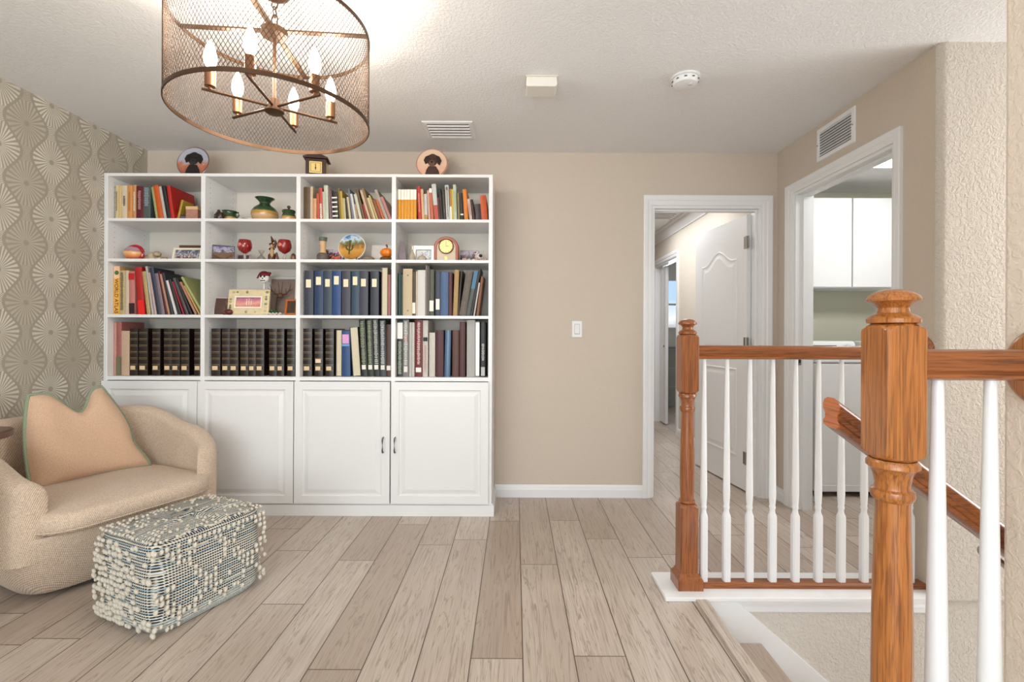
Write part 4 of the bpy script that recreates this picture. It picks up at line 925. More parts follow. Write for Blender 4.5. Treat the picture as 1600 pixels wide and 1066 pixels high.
# -- second bay, second shelf
frame_thing('photo_print', 348.5, 's2', 3.12, .125, .105, .003, mat((70, 60, 60), .5, name='thin_dark'), pic_mat('dusk_landscape', [(0, (70, 50, 36)), (.25, (120, 84, 56)), (.42, (90, 80, 84)), (.55, (180, 172, 196)), (.8, (92, 90, 130))], 30, 2, .4), 'unframed dusk landscape photo leaning at left end of shelf', 'photograph', tilt=14, rz=26, th=.003)
def goblet(px, Y, label):
    t = thing('red_goblet', on(px, 's2', Y), label, 'goblet')
    obj('bowl', lathe(BM(), [(.004, .046), (.012, .050), (.034, .066), (.043, .088), (.042, .110), (.036, .134), (.034, .136), (.038, .110), (.036, .085), (.01, .058), (0, .056)], seg=28), mat((158, 22, 22), .12, name='ruby_glass', noise=.5, nscale=50, coat=.6), t, smooth=True)
    obj('stem', lathe(BM(), [(.032, 0), (.032, .003), (.010, .008), (.006, .016), (.008, .028), (.005, .046), (0, .047)], seg=20), mat((232, 220, 216), .08, name='clear_pinkish', trans=.6), t, smooth=True)
    obj('painted_rose', ball(BM(), (-.008, -.036, .100), .018, .008, .015, 12, 8), mat((238, 140, 120), .3, name='rose_paint', noise=.5, nscale=200), t, smooth=True)
goblet(382, 3.12, 'ruby red goblet with painted rose, left one of the pair')
goblet(444, 3.12, 'ruby red goblet with painted rose, right one beside driftwood figurine')
frame_thing('framed_photo', 379, 's2', 3.20, .09, .056, .007, mat((214, 196, 190), .4, name='pinkish_frame'), mat((130, 104, 104), .4, name='small_print', noise=.8, nscale=80), 'tiny pale-framed photo behind the left red goblet', tilt=10)
t = thing('glass_decanter', on(408, 's2', 3.15), 'small clear glass hourglass-shaped bottle between the red goblets', 'bottle')
obj('body', lathe(BM(), [(0, 0), (.030, 0), (.034, .008), (.024, .026), (.010, .040), (.006, .046), (.014, .060), (.020, .072), (.018, .073), (.012, .060), (.003, .046), (0, .046)], seg=24), mat((232, 228, 220), .05, name='clear_glass', trans=.85), t, smooth=True)
t = thing('driftwood_figurine', on(427, 's2', 3.13), 'brown horned driftwood figurine left of the right red goblet', 'figurine')
bm = BM(); tube(bm, [(-.014, 0, 0.004), (-.010, 0, .04), (-.012, 0, .08), (-.016, 0, .11), (-.004, 0, .13), (-.018, 0, .165)], [.022, .024, .020, .016, .012, .002], 10)
tube(bm, [(0, 0, .09), (.014, 0, .12), (.010, 0, .148)], [.014, .009, .001], 8); tube(bm, [(0, 0, .03), (.018, 0, .05), (.026, 0, .02), (.032, 0, .008)], [.010, .010, .008, .006], 8)
obj('wood_body', bm, mat((112, 64, 36), .4, name='driftwood', noise=.6, nscale=40), t, smooth=True)
bm = ball(BM(), (-.002, -.018, .055), .013, .010, .032, 12, 10); ball(bm, (-.002, -.022, .094), .011, .010, .013, 12, 8); obj('carved_figure', bm, mat((206, 168, 120), .5, name='carving', noise=.5, nscale=120), t, smooth=True)
t = thing('small_jar', on(458, 's2', 3.12), 'little brown jar with dark lid at shelf end, second bay', 'jar')
obj('body', lathe(BM(), [(0, 0), (.016, 0), (.018, .02), (.014, .034), (0, .034)], seg=18), mat((150, 100, 70), .3, name='brown_jar', noise=.5), t, smooth=True)
obj('lid', lathe(BM(), [(.015, .034), (.012, .042), (.004, .050), (0, .050)], seg=18), mat((60, 52, 44), .3, name='jar_lid'), t, smooth=True)
# -- third bay, second shelf
t = thing('pottery_vase', on(504, 's2', 3.13), 'slim waisted pottery vase with carved grey base and teal rim', 'vase')
obj('neck', lathe(BM(), [(0, .052), (.024, .054), (.020, .062), (.017, .085), (.019, .110), (.022, .130), (0, .130)], seg=20), mat((214, 176, 130), .5, name='sand_glaze', noise=.2), t, smooth=True)
obj('base', lathe(BM(), [(0, 0), (.036, 0), (.038, .010), (.038, .036), (.033, .048), (.022, .053), (0, .053)], seg=24), mat((122, 106, 96), .6, name='grey_carved', noise=.8, nscale=70), t, smooth=True)
obj('rim', lathe(BM(), [(.022, .130), (.025, .136), (.026, .152), (.028, .156), (.024, .155), (.020, .136), (0, .134)], seg=20), mat((92, 104, 92), .3, name='teal_rim'), t, smooth=True)
frame_thing('photo_print', 520, 's2', 3.20, .115, .095, .003, mat((220, 216, 220), .4, name='white_edge'), pic_mat('sunset_print', [(0, (190, 90, 70)), (.22, (214, 120, 100)), (.36, (60, 30, 36)), (.5, (110, 60, 76)), (.6, (170, 160, 176)), (.9, (190, 186, 196))], 40, 2, .5), 'sunset photo print standing behind vase and desert plate', 'photograph', tilt=9, th=.003)
def plate(px, py, Y, r, m, rimcol, label, stand=True):
    c = P(px, py, Y); zz = BCZ['top'] if py < 300 else BCZ['s2']
    t = thing('display_plate', (c.x, Y, zz), label, 'plate'); cz = max(c.z-zz, r+.006)
    tl = Matrix.Translation((0, 0, cz)) @ Matrix.Rotation(radians(-10), 4, 'X')
    def tr(bm): bmesh.ops.transform(bm, matrix=tl, verts=bm.verts); return bm
    obj('rim', tr(lathe(BM(), [(r*.93, -.003), (r*.97, -.006), (r, -.004), (r*.97, 0), (r*.7, .012), (0, .012)], seg=48, axis='Y')), mat(rimcol, .2, name='rim_glaze', coat=.4), t, smooth=True)
    fc = obj('painted_face', tr(lathe(BM(), [(0, -.0045), (r*.75, -.0045), (r*.93, -.0068), (r*.93, -.004), (0, -.0035)], seg=48, axis='Y')), m, t)
    bm = BM()
    for s in (-1, 1): tube(bm, [(s*r*.45, .05, 0.004), (s*r*.45, -.02, 0.004), (s*r*.45, -.034, .010), (s*r*.45, -.034, .026)], .004, 8)
    tube(bm, [(-r*.45, .05, .004), (0, .035, r*.9), (r*.45, .05, .004)], .004, 8)
    obj('plate_stand', bm, mat((40, 28, 22), .4, name='dark_stand'), t, smooth=True)
    return t, tr, fc
dm = pic_mat('desert_scene', [(0, (110, 74, 34)), (.15, (176, 120, 40)), (.45, (206, 150, 60)), (.62, (120, 84, 40)), (.7, (110, 130, 80)), (.80, (200, 214, 226)), (.92, (60, 120, 180)), (1, (40, 96, 168))], 30, 2, .12, rng=.185)
t, tr, fc = plate(550, 389, 3.14, .090, dm, (226, 226, 220), 'round plate painted with desert and cactus')
bm = BM()
for x, z0, z1 in ((0-.014, -.05, .045), (-.034, -.010, .012), (.006, -.012, .010)):
    tube(bm, [(x, -.008, z0), (x, -.008, z1)], .0045, 8)
tube(bm, [(-.034, -.006, -.010), (-.024, -.006, -.020), (-.014, -.006, -.018)], .004, 8); tube(bm, [(.006, -.006, -.012), (-.004, -.006, -.022), (-.014, -.006, -.020)], .004, 8)
obj('painted_cactus', tr(bm), mat((52, 74, 40), .4, name='cactus_green'), t)
t = thing('grey_stone', on(574, 's2', 3.17), 'smooth grey brown stone lying between plate and pumpkin', 'stone')
obj('stone_body', ball(BM(), (0, 0, .022), .046, .03, .022, 18, 10), mat((140, 124, 108), .7, name='stone', noise=.3), t, smooth=True)
t = thing('ceramic_pumpkin', on(604, 's2', 3.15), 'bright orange pumpkin ornament with brown stem', 'ornament')
bm = BM(); rs = []
for i in range(11):
    a = -pi/2+pi*i/10; rs.append([((.040*cos(a)+.0001)*(1+.08*cos(7*u))*cos(u)*1.0-.002, (.036*cos(a)+.0001)*(1+.08*cos(7*u))*sin(u), .062+.030*sin(a)) for u in [2*pi*k/42 for k in range(42)]])
rings(bm, rs); obj('pumpkin_body', bm, mat((240, 128, 16), .3, name='pumpkin_orange', noise=.1), t, smooth=True)
bm = BM(); tube(bm, [(0, 0, .088), (.003, 0, .100), (-.004, 0, .114)], [.006, .005, .006], 8); obj('stem', bm, mat((84, 46, 28), .6, name='stem_brown'), t, smooth=True)
bm = ball(BM(), (-.006, 0, .0205), .040, .032, .020, 18, 8); obj('base', bm, mat((128, 84, 40), .6, name='leaf_base', noise=.7, nscale=70), t, smooth=True)
frame_thing('greeting_card', 597, 's2', 3.24, .150, .130, .002, mat((226, 222, 216), .6, name='card_edge'), mat((224, 218, 210), .6, name='card_face', noise=.2), 'plain pale greeting card behind the orange pumpkin', 'card', tilt=5, th=.002)
# -- rightmost bay, second shelf
t = thing('slate_tile', on(627.8, 's2', 3.075), 'mauve grey slate piece leaning at left end, rightmost bay', 'slate')
bm = prism(BM(), [(-.026, 0), (.026, 0), (.016, .075), (.002, .125), (-.020, .140)], 'Y', 0, .008); bmesh.ops.transform(bm, matrix=Matrix.Rotation(radians(-12), 4, 'X'), verts=bm.verts); obj('slate_body', bm, mat((146, 130, 138), .6, name='slate', noise=.6, nscale=25), t)
frame_thing('framed_photo', 661, 's2', 3.24, .165, .130, .034, mat((214, 212, 206), .3, .3, name='silver_frame'), pic_mat('blue_white_print', [(0, (210, 212, 214)), (.3, (120, 140, 170)), (.5, (220, 224, 228)), (.8, (70, 84, 110))], 50, 0, .8), 'silver-framed blue and white picture left of arched clock', tilt=5)
cg = mat((226, 214, 190), .08, name='amber_clear', trans=.5)
t = thing('glass_bell', on(643.5, 's2', 3.13), 'slim clear glass bell with loop handle, left of the framed picture', 'bell')
obj('body', lathe(BM(), [(.026, 0), (.024, .02), (.018, .045), (.010, .062), (.006, .075), (0, .076)], seg=24), cg, t, smooth=True)
bm = BM(); tube(bm, [(.008*cos(a), 0, .094+.018*sin(a)) for a in [2*pi*k/14 for k in range(15)]], .003, 8); obj('loop_handle', bm, cg, t, smooth=True)
t = thing('perfume_bottle', on(659, 's2', 3.12), 'round clear glass bottle with stopper before the framed picture', 'bottle')
obj('body', lathe(BM(), [(0, 0), (.022, 0), (.028, .012), (.028, .024), (.018, .036), (.006, .040), (0, .040)], seg=24), cg, t, smooth=True)
obj('stopper', ball(BM(), (0, 0, .050), .007, .007, .011), cg, t, smooth=True)
t = thing('arched_clock', on(696.5, 's2', 3.11), 'arched red-brown wooden clock with round gold dial', 'clock')
M_clk = mat((168, 84, 54), .35, name='cherry_wood', noise=.2, nscale=30)
def archp(i, wd=.080, h=.162):
    a = wd-i; pts = [(-a, i*0), (a, i*0)]
    zc = h-.070
    return pts+[(a*cos(u), zc+(.070-i)*sin(u)) for u in [pi*k/20 for k in range(21)]]
bm = BM(); rings(bm, [[(p[0], o, p[1]) for p in archp(i)] for i, o in [(0, .045), (0, 0), (.004, -.004), (.018, -.004), (.020, .002)]], cap1=False); obj('arch_case', bm, M_clk, t)
obj('inner_panel', rings(BM(), [[(p[0], o, p[1]) for p in archp(.020)] for o in (.0025, .006)]), mat((206, 188, 160), .4, name='clock_panel'), t)
obj('bezel', lathe(BM(), [(.046, .002), (.049, -.006), (.047, -.012), (.043, -.010), (.043, .001)], 0, 0, .098, 40, 'Y'), mat((110, 66, 36), .3, .5, name='bezel_brown'), t, smooth=True)
obj('dial', lathe(BM(), [(0, -.004), (.043, -.004), (.043, .001), (0, .001)], 0, 0, .098, 40, 'Y'), mat((232, 216, 140), .3, .2, name='gold_dial', noise=.3, nscale=150), t)
bm = BM(); box(bm, -.001, .001, -.0065, -.0055, .098, .128); box(bm, 0, .018, -.0065, -.0055, .097, .0995)
for k in range(12): a = k*pi/6; box(bm, .037*sin(a)-.0012, .037*sin(a)+.0012, -.0056, -.0045, .098+.037*cos(a)-.0025, .098+.037*cos(a)+.0025)
obj('clock_hands', bm, mat((60, 46, 24), .4, name='hands'), t)
obj('pendulum', lathe(BM(), [(0, -.004), (.010, -.003), (.011, 0), (0, .001)], 0, 0, .022, 20, 'Y'), mat((222, 190, 80), .2, .8, name='brass'), t, smooth=True)
frame_thing('photo_print', 733, 's2', 3.20, .13, .092, .003, mat((210, 206, 210), .5, name='print_edge'), pic_mat('dark_hill', [(0, (60, 44, 50)), (.3, (80, 60, 66)), (.45, (120, 104, 116)), (.6, (186, 178, 190)), (.9, (120, 108, 120))], 20, 2, .3), 'dark hillside photo print right of arched clock', 'photograph', tilt=8, th=.003)
t = thing('shell_garland', on(742, 's2', 3.12), 'garland of small pink and white shells right of arched clock', 'shells')
rnd = random.Random(5)
for k in range(16):
    x = -.075+.14*k/15; bm = ball(BM(), (x, rnd.uniform(-.012, .02), .009+rnd.uniform(0, .010)), rnd.uniform(.009, .013), .009, rnd.uniform(.007, .010), 10, 6); obj('shell', bm, mat(((214, 176, 160), (236, 222, 210), (150, 116, 106))[k % 3], .5, name='garland_shell', noise=.4), t, smooth=True)
t = thing('cat_figurine', on(748, 's2', 3.19), 'small white and black patched cat figurine above the shells', 'figurine')
bm = ball(BM(), (0, 0, .040), .030, .020, .030, 16, 10); ball(bm, (-.016, -.006, .066), .016, .014, .014, 14, 8); lathe(bm, [(.026, 0), (.024, .02), (0, .02)], 0, 0, 0, 14)
for s in (-1, 1): lathe(bm, [(.006, 0), (.0001, .014)], -.016+s*.009, -.006, .076, 6)
tube(bm, [(.020, 0, .050), (.034, 0, .060), (.030, 0, .084)], [.005, .004, .002], 8)
obj('cat_body', bm, mat((230, 214, 208), .4, name='cat_white', noise=.2), t, smooth=True)
bm = ball(BM(), (.010, -.012, .048), .013, .012, .012, 12, 8); ball(bm, (-.022, -.014, .070), .007, .007, .006, 10, 6); obj('black_patches', bm, mat((34, 26, 28), .4, name='cat_black'), t, smooth=True)
# -- second bay, third shelf
wf = mat((232, 220, 206), .5, name='white_edge_frame')
frame_thing('framed_photo', 347, 's3', 3.145, .098, .118, .004, wf, pic_mat('brown_print', [(0, (70, 36, 24)), (.3, (110, 66, 34)), (.6, (150, 96, 44)), (1, (96, 60, 30))], 24, 0, .6), 'brown autumn photo with thin white edge, left end of shelf', tilt=12, rz=24, th=.004)
t = thing('round_stone', on(355, 's3', 3.10), 'small brown and dark red rounded stone before the shell frame', 'stone')
bm = ball(BM(), (.008, 0, .020), .026, .018, .020, 16, 10); obj('red_half', bm, mat((92, 30, 26), .3, name='dark_red', noise=.2), t, smooth=True)
bm = ball(BM(), (-.018, 0, .014), .022, .014, .013, 14, 8); obj('brown_half', bm, mat((110, 64, 40), .4, name='brown_part', noise=.3), t, smooth=True)
shm = mat((238, 218, 176), .4, name='shell_frame_gold', noise=.35, nscale=35)
t, tr = frame_thing('framed_photo', 386.5, 's3', 3.11, .268, .168, .052, shm, pic_mat('pink_beach', [(0, (196, 110, 110)), (.42, (206, 130, 120)), (.6, (232, 170, 150)), (.85, (196, 120, 140)), (1.1, (150, 110, 140))], 20, 2, .2), 'large cream shell-decorated frame with pink beach photo', tilt=8)
bm = BM(); rings(bm, [[(p[0], -.0045, p[1]) for p in rect(-.134+.045, .134-.045, .045, .168-.045, i)] for i in (0, .008)], cap0=False, cap1=False); obj('inner_border', tr(bm), mat((244, 236, 226), .4, name='inner_ivory'), t)
bm = BM()
for x, hh in ((-.012, .038), (.004, .042), (.018, .038)):
    ball(bm, (x, .001, .062+hh), .0035, .002, .0035, 8, 6); tube(bm, [(x, .001, .058+hh*.2), (x, .001, .060+hh*.85)], [.004, .003], 6)
obj('photo_figures', tr(bm), mat((246, 216, 200), .5, name='pale_figures'), t)
rnd = random.Random(11)
for k in range(16):
    side = k % 4; u = rnd.uniform(-1, 1)
    x, z = (u*.12, .15) if side == 0 else (u*.12, .02) if side == 1 else (-.115, .084+u*.06) if side == 2 else (.115, .084+u*.06)
    obj('shell_decoration', tr(ball(BM(), (x, -.004, z), rnd.uniform(.006, .011), .004, rnd.uniform(.005, .010), 10, 6)), mat(((150, 156, 110), (206, 190, 150), (120, 130, 96))[k % 3], .5, name='greenish_shells', noise=.4, nscale=90), t, smooth=True)
t = thing('skull_ornament', on(412.5, 's3', 3.215), 'pirate skull ornament in red bandana on a stick', 'ornament')
obj('stick', lathe(BM(), [(.014, 0), (.014, .004), (.0065, .006), (.0065, .215), (0, .215)], seg=12), mat((226, 222, 214), .5, name='white_stick'), t)
bm = ball(BM(), (0, 0, .258), .034, .022, .036, 20, 12); ball(bm, (0, -.004, .232), .020, .018, .014, 14, 8); obj('skull', bm, mat((240, 236, 230), .5, name='bone_white'), t, smooth=True)
bm = BM()
for x, z, r in ((-.012, .262, .007), (.012, .262, .007), (0, .249, .0045)): ball(bm, (x, -.022, z), r, .004, r, 10, 6)
box(bm, -.015, .015, -.023, -.019, .232, .237); obj('face_holes', bm, mat((24, 20, 20), .7, name='black_holes'), t)
bm = ball(BM(), (0, .002, .276), .037, .026, .024, 20, 10); ball(bm, (.034, 0, .284), .014, .010, .010, 10, 6); tube(bm, [(-.03, -.004, .27), (-.046, -.006, .25)], [.010, .003], 8); obj('bandana', bm, mat((118, 18, 28), .6, name='bandana_red'), t, smooth=True)
t, tr = frame_thing('framed_photo', 440, 's3', 3.29, .205, .275, .020, mat((214, 212, 206), .3, .2, name='grey_frame'), mat((150, 128, 116), .6, name='taupe_print', noise=.4, nscale=18), 'tall grey-framed picture standing behind antler ornament', tilt=5)
t = thing('antler_ornament', on(437, 's3', 3.25), 'dark twig-like antler ornament in front of the grey picture', 'ornament')
bm = BM(); tube(bm, [(-.028, 0, 0), (-.026, 0, .07), (-.018, 0, .125), (0, 0, .135), (.02, 0, .13)], .0045, 7); obj('stand', bm, mat((52, 36, 30), .5, name='twig_dark'), t, smooth=True)
obj('head', ball(BM(), (.004, -.004, .138), .022, .016, .018, 14, 8), mat((104, 66, 46), .6, name='head_brown', noise=.4), t, smooth=True)
bm = BM()
for s in (-1, 1):
    tube(bm, [(.004+s*.012, 0, .145), (.004+s*.040, 0, .150), (.004+s*.062, 0, .180), (.004+s*.070, 0, .215)], [.005, .0045, .004, .002], 7)
    tube(bm, [(.004+s*.040, 0, .150), (.004+s*.036, 0, .190)], [.004, .0015], 6); tube(bm, [(.004+s*.056, 0, .168), (.004+s*.082, 0, .185)], [.004, .0015], 6); tube(bm, [(.004+s*.006, 0, .15), (.004+s*.016, 0, .235)], [.003, .0015], 6)
obj('antlers', bm, mat((86, 58, 42), .5, name='antler_brown'), t, smooth=True)
t = thing('green_sprig', on(428, 's3', 3.12), 'green leafy sprig with small white shells between the frames', 'ornament')
bm = BM(); rnd = random.Random(4)
for k in range(12):
    a = rnd.uniform(0, pi); l = rnd.uniform(.02, .036); tube(bm, [(0, 0, .010), (l*.6*cos(a), rnd.uniform(-.01, .01), .012+l*.6), (l*cos(a), rnd.uniform(-.014, .014), .010+l*sin(a)*.9)], [.003, .007, .0008], 6)
obj('leaves', bm, mat((30, 96, 52), .5, name='leaf_green'), t, smooth=True)
bm = BM()
for k in range(8): ball(bm, (-.04+.012*k, rnd.uniform(-.012, .0), .007+.006*(k % 2)), .009, .006, .006, 10, 6)
obj('small_shells', bm, mat((236, 222, 200), .5, name='tiny_shells', noise=.3), t, smooth=True)
frame_thing('framed_photo', 453.5, 's3', 3.10, .086, .105, .014, mat((196, 104, 42), .35, name='orange_wood', noise=.3), mat((84, 66, 50), .5, name='dark_photo', noise=.8, nscale=40), 'small orange wooden frame with dark photo, by the divider', tilt=10, rz=-8)

# -- on top of the bookcase
sky_m = lambda a, b, c: pic_mat('plate_paint', [(0, a), (.45, b), (.62, c), (1, c)], 30, 2, .15, rng=.21)
def dog(px, py, bgm, rim, label, coat, shade, r=.107):
    t, tr, fc = plate(px, py, 3.16, r, bgm, rim, label)
    def part(nm, pts, c, out):
        bm = BM(); rings(bm, [[(p[0]*r, -out-.003, p[1]*r) for p in pts], [(p[0]*r, -out-.002, p[1]*r) for p in pts]]); obj(nm, tr(bm), mat(c, .5, name=nm, noise=.5, nscale=80), t)
    def ell(cx, cz, a, b, n=24): return [(cx+a*cos(2*pi*k/n), cz+b*sin(2*pi*k/n)) for k in range(n)]
    part('painted_chest', [(-.42, -.86), (-.34, -.45), (-.2, -.2), (.26, -.2), (.44, -.5), (.52, -.80), (.3, -.93), (-.1, -.97)], coat, .004)
    part('painted_head', ell(.03, .22, .34, .42), coat, .0052)
    part('painted_ear', [(-.16, .56), (-.42, .44), (-.52, .2), (-.40, -.08), (-.28, .0), (-.2, .3)], shade, .0062)
    part('painted_ear', [(.22, .56), (.48, .44), (.62, .16), (.50, -.16), (.36, -.04), (.28, .3)], shade, .0062)
    part('painted_muzzle', ell(.0, -.02, .20, .22), tuple(min(255, int(v*1.35)+14) for v in coat), .0064)
    part('painted_nose', ell(.0, .08, .075, .055), (18, 14, 14), .0074)
    for x in (-.12, .14): part('painted_eye', ell(x, .30, .045, .038), (16, 12, 12), .0074)
dog(302.5, 254.5, sky_m((150, 70, 44), (190, 120, 90), (176, 178, 190)), (120, 96, 90), 'round plate with black dog portrait, on bookcase left end', (30, 24, 24), (20, 16, 16))
dog(675, 259.5, sky_m((232, 170, 150), (240, 196, 170), (238, 206, 178)), (206, 150, 130), 'round peach plate with brown dog portrait, on bookcase right end', (84, 56, 46), (58, 34, 28), r=.104)
t = thing('mantel_clock', (bX(481)+.02, 3.12, BCZ['top']), 'dark wooden house-shaped clock with cream dial on bookcase top', 'clock')
t.rotation_euler = (0, 0, radians(12))
M_dk = mat((62, 32, 20), .35, name='dark_walnut', noise=.3)
obj('case', bx(-.062, .062, -.045, .045, 0, .112), M_dk, t, bevel=.003)
obj('dial_panel', bx(-.038, .038, -.048, -.0455, .018, .092), mat((238, 206, 130), .5, name='cream_dial'), t)
obj('side_glass', bx(.0625, .064, -.032, .032, .018, .092), mat((214, 190, 140), .4, name='cream_side', noise=.3), t)
bm = BM(); rings(bm, [[(-.075, -.06, .112), (.075, -.06, .112), (.075, .06, .112), (-.075, .06, .112)], [(-.075, -.06, .120), (.075, -.06, .120), (.075, .06, .120), (-.075, .06, .120)], [(-.03, -.02, .150), (.03, -.02, .150), (.03, .02, .150), (-.03, .02, .150)]]); obj('roof', bm, M_dk, t)
bm = BM(); rings(bm, [[(p[0], -.0485, p[1]) for p in rect(-.03, .03, .026, .084, i)] for i in (0, .002)], cap0=False, cap1=False); box(bm, -.002, .002, -.05, -.0485, .038, .076); ball(bm, (0, -.049, .05), .005, .0015, .005, 8, 6); obj('clock_hands', bm, mat((40, 26, 18), .5, name='hand_dark'), t)

# ------------------------------------------------------------------ armchair
ch = thing('barrel_armchair', (-2.13, 2.44, 0), 'beige woven swivel barrel armchair in the left corner', 'armchair', rz=radians(65))
# local: x runs along the seat, -y is the front
A_, Bk, Fr = .462, .405, .39
def outer(u, s=1.0):
    c, q = cos(u), sin(u)
    e = 2.5 if q > 0 else 4.6
    x = A_*math.copysign(abs(c)**(2/e), c); y = (Bk if q > 0 else Fr)*math.copysign(abs(q)**(2/e), q)
    return x*s, y*s
bm = BM(); rs = []
for z, s in ((.022, .70), (.03, .745), (.08, .83), (.16, .915), (.24, .975), (.285, .985), (.300, .96), (.303, .5)):
    rs.append([(outer(2*pi*k/72, s)[0], outer(2*pi*k/72, s)[1], z) for k in range(72)])
rings(bm, rs); obj('seat_base', bm, M_chair, ch, smooth=True)
obj('swivel_plinth', lathe(BM(), [(.29, 0), (.30, .004), (.30, .022), (0, .022)], seg=48), mat((46, 36, 30), .5, name='dark_plinth'), ch, smooth=True)
bm = BM(); rs = []; n = 84; u0, u1 = radians(-50), radians(230)
for i in range(n+1):
    u = u0+(u1-u0)*i/n; f = min(i, n-i)/n
    du = min(u-u0, u1-u)
    q = min(1, du/radians(95)); q = q*q*(3-2*q); ht = .525+.20*q
    e = min(1, f/.05); e = sqrt(max(0, 1-(1-e)**2))*.999+.001
    thk = .098*(.30+.70*e); ht = ht-.085*(1-e)
    x, y = outer(u); d = Vector((x*Fr/A_, y, 0)).normalized(); 
    if y < -.1: d = Vector((math.copysign(1, x), 0, 0)).lerp(d, .25).normalized()
    cen = Vector((x, y, 0))-d*.049
    zc = ht-thk*.42
    sec = []
    hz = [(.485, .20)]+[(.5, .34)]+[(.5*cos(a), None, a) for a in [pi*k/10 for k in range(11)]]+[(-.5, .34), (-.5, .20)]
    for h_ in hz:
        k = h_[0]; z = h_[1] if h_[1] is not None else zc+thk*.42*sin(h_[2])
        p = cen+d*k*thk; sec.append((p.x, p.y, z))
    rs.append(sec)
rings(bm, rs); obj('arm_back_shell', bm, M_chair, ch, smooth=True)
# loose seat cushion
def cushion(bm, pts2, z0, z1, r, nz=7):
    rs = []
    for i in range(nz+1):
        a = -pi/2+pi*i/nz; z = (z0+z1)/2+(z1-z0)/2*sin(a)*1.0; ins = r*(1-cos(a))
        ring = []
        cx = sum(p[0] for p in pts2)/len(pts2); cy = sum(p[1] for p in pts2)/len(pts2)
        for p in pts2:
            d = Vector((p[0]-cx, p[1]-cy)); l = d.length; d = d*((l-ins)/l); ring.append((cx+d.x, cy+d.y, z))
        rs.append(ring)
    top = [((p[0]-cx)*.55+cx, (p[1]-cy)*.55+cy, z1+.014) for p in pts2]; rs.append(top)
    return rings(bm, rs)
pts = []
for k in range(72):
    x, y = outer(2*pi*k/72)
    pts.append((x*(.775 if y > -.2 else .83), y*.70 if y > 0 else max(y*1.12, -.43)))
bm = cushion(BM(), pts, .304, .392, .026); obj('seat_cushion', bm, M_chair, ch, smooth=True)
bm = BM(); tube(bm, [(p[0], p[1], .322) for p in pts+[pts[0]]], .0035, 6); obj('cushion_piping', bm, M_chair, ch, smooth=True)

# pillow
def pillow():
    BL, BR, TR_, TL_ = P(50, 770, 2.31), P(236, 728, 2.74), P(158, 604, 2.66), P(44, 618, 2.37)
    base = (BL+BR)/2
    nrm = (BR-BL).cross(TL_-BL).normalized()
    if nrm.y > 0: nrm = -nrm
    n = 28; front = []; back = []
    def surf(u, v, side):
        p = BL*(1-u)*(1-v)+BR*u*(1-v)+TR_*u*v+TL_*(1-u)*v
        up = ((TL_-BL)*(1-u)+(TR_-BR)*u)
        p = p-(BR-BL)*(.055*math.exp(-((v-.30)/.16)**2)*u**4)
        p = p-up*(.26*math.exp(-((u-.56)/.20)**2)*v**2.2)          # karate chop
        p = p+(BR-BL)*(.10*(1-(2*v-1)**2))*(2*u-1)*.35
        p = p-up*(.06*(1-(2*u-1)**2))*(1-v)**3*-.6
        e = (1-abs(2*u-1)**3.2)*(1-abs(2*v-1)**3.2)
        return p+nrm*side*(.075*max(e, 0)**.55)+nrm*.02*sin(6*u+3*v)*e
    bm = BM(); grid = {}
    for side in (1, -1):
        for i in range(n+1):
            for j in range(n+1):
                edge = i in (0, n) or j in (0, n)
                key = (i, j, 0 if edge else side)
                if key not in grid: grid[key] = bm.verts.new(surf(i/n, j/n, side))
        for i in range(n):
            for j in range(n):
                q = [(i, j), (i+1, j), (i+1, j+1), (i, j+1)]
                vs_ = [grid[(a, b, 0 if (a in (0, n) or b in (0, n)) else side)] for a, b in q]
                try: bm.faces.new(vs_)
                except ValueError: pass
    loop = [surf(i/n, 0, 1) for i in range(n)]+[surf(1, j/n, 1) for j in range(n)]+[surf(1-i/n, 1, 1) for i in range(n)]+[surf(0, 1-j/n, 1) for j in range(n+1)]
    o = obj('throw_pillow', bm, M_pillow, smooth=True); tag(o, 'peach linen throw pillow with sage green piping on the armchair', 'pillow')
    pb = BM(); tube(pb, loop, .0085, 8, caps=False); pb2 = obj('piping', pb, M_piping, smooth=True); pb2.parent = o
    return o
pillow()

# ------------------------------------------------------------------ side table corner at the left edge
t = thing('side_table', (-2.15, 1.69, 0.022), 'dark wooden side table corner at the left edge of picture', 'side table')
def rr(hw, hd, r, n=8):
    out = []
    for cx, cy, a0 in ((hw-r, hd-r, 0), (-hw+r, hd-r, pi/2), (-hw+r, -hd+r, pi), (hw-r, -hd+r, 1.5*pi)):
        out += [(cx+r*cos(a0+pi/2*k/n), cy+r*sin(a0+pi/2*k/n)) for k in range(n+1)]
    return out
bm = BM(); rings(bm, [[(x*s, y*s, z) for x, y in rr(.24, .20, .10)] for s, z in ((.97, .733), (1, .738), (1, .758), (.985, .762))]); obj('table_top', bm, mat((96, 62, 48), .35, name='dark_table_wood', noise=.3, nscale=20), t, smooth=True)
for sx in (-.17, .12):
    for sy in (-.13, .13): obj('leg', lathe(BM(), [(.012, -.022), (.018, .733)], sx, sy, 0, 12), mat((70, 44, 34), .4, name='table_leg'), t)
bm = BM(); rings(bm, [[(x*s, y*s, z) for x, y in rr(.20, .16, .08)] for s, z in ((1, .7625), (1, .768), (.94, .768), (.92, .765))]); o = obj('glass_tray', bm, mat((120, 132, 130), .1, name='grey_glass')); o.location = (-2.15, 1.69, 0.022); tag(o, 'grey glass tray on the dark side table at left edge', 'tray')

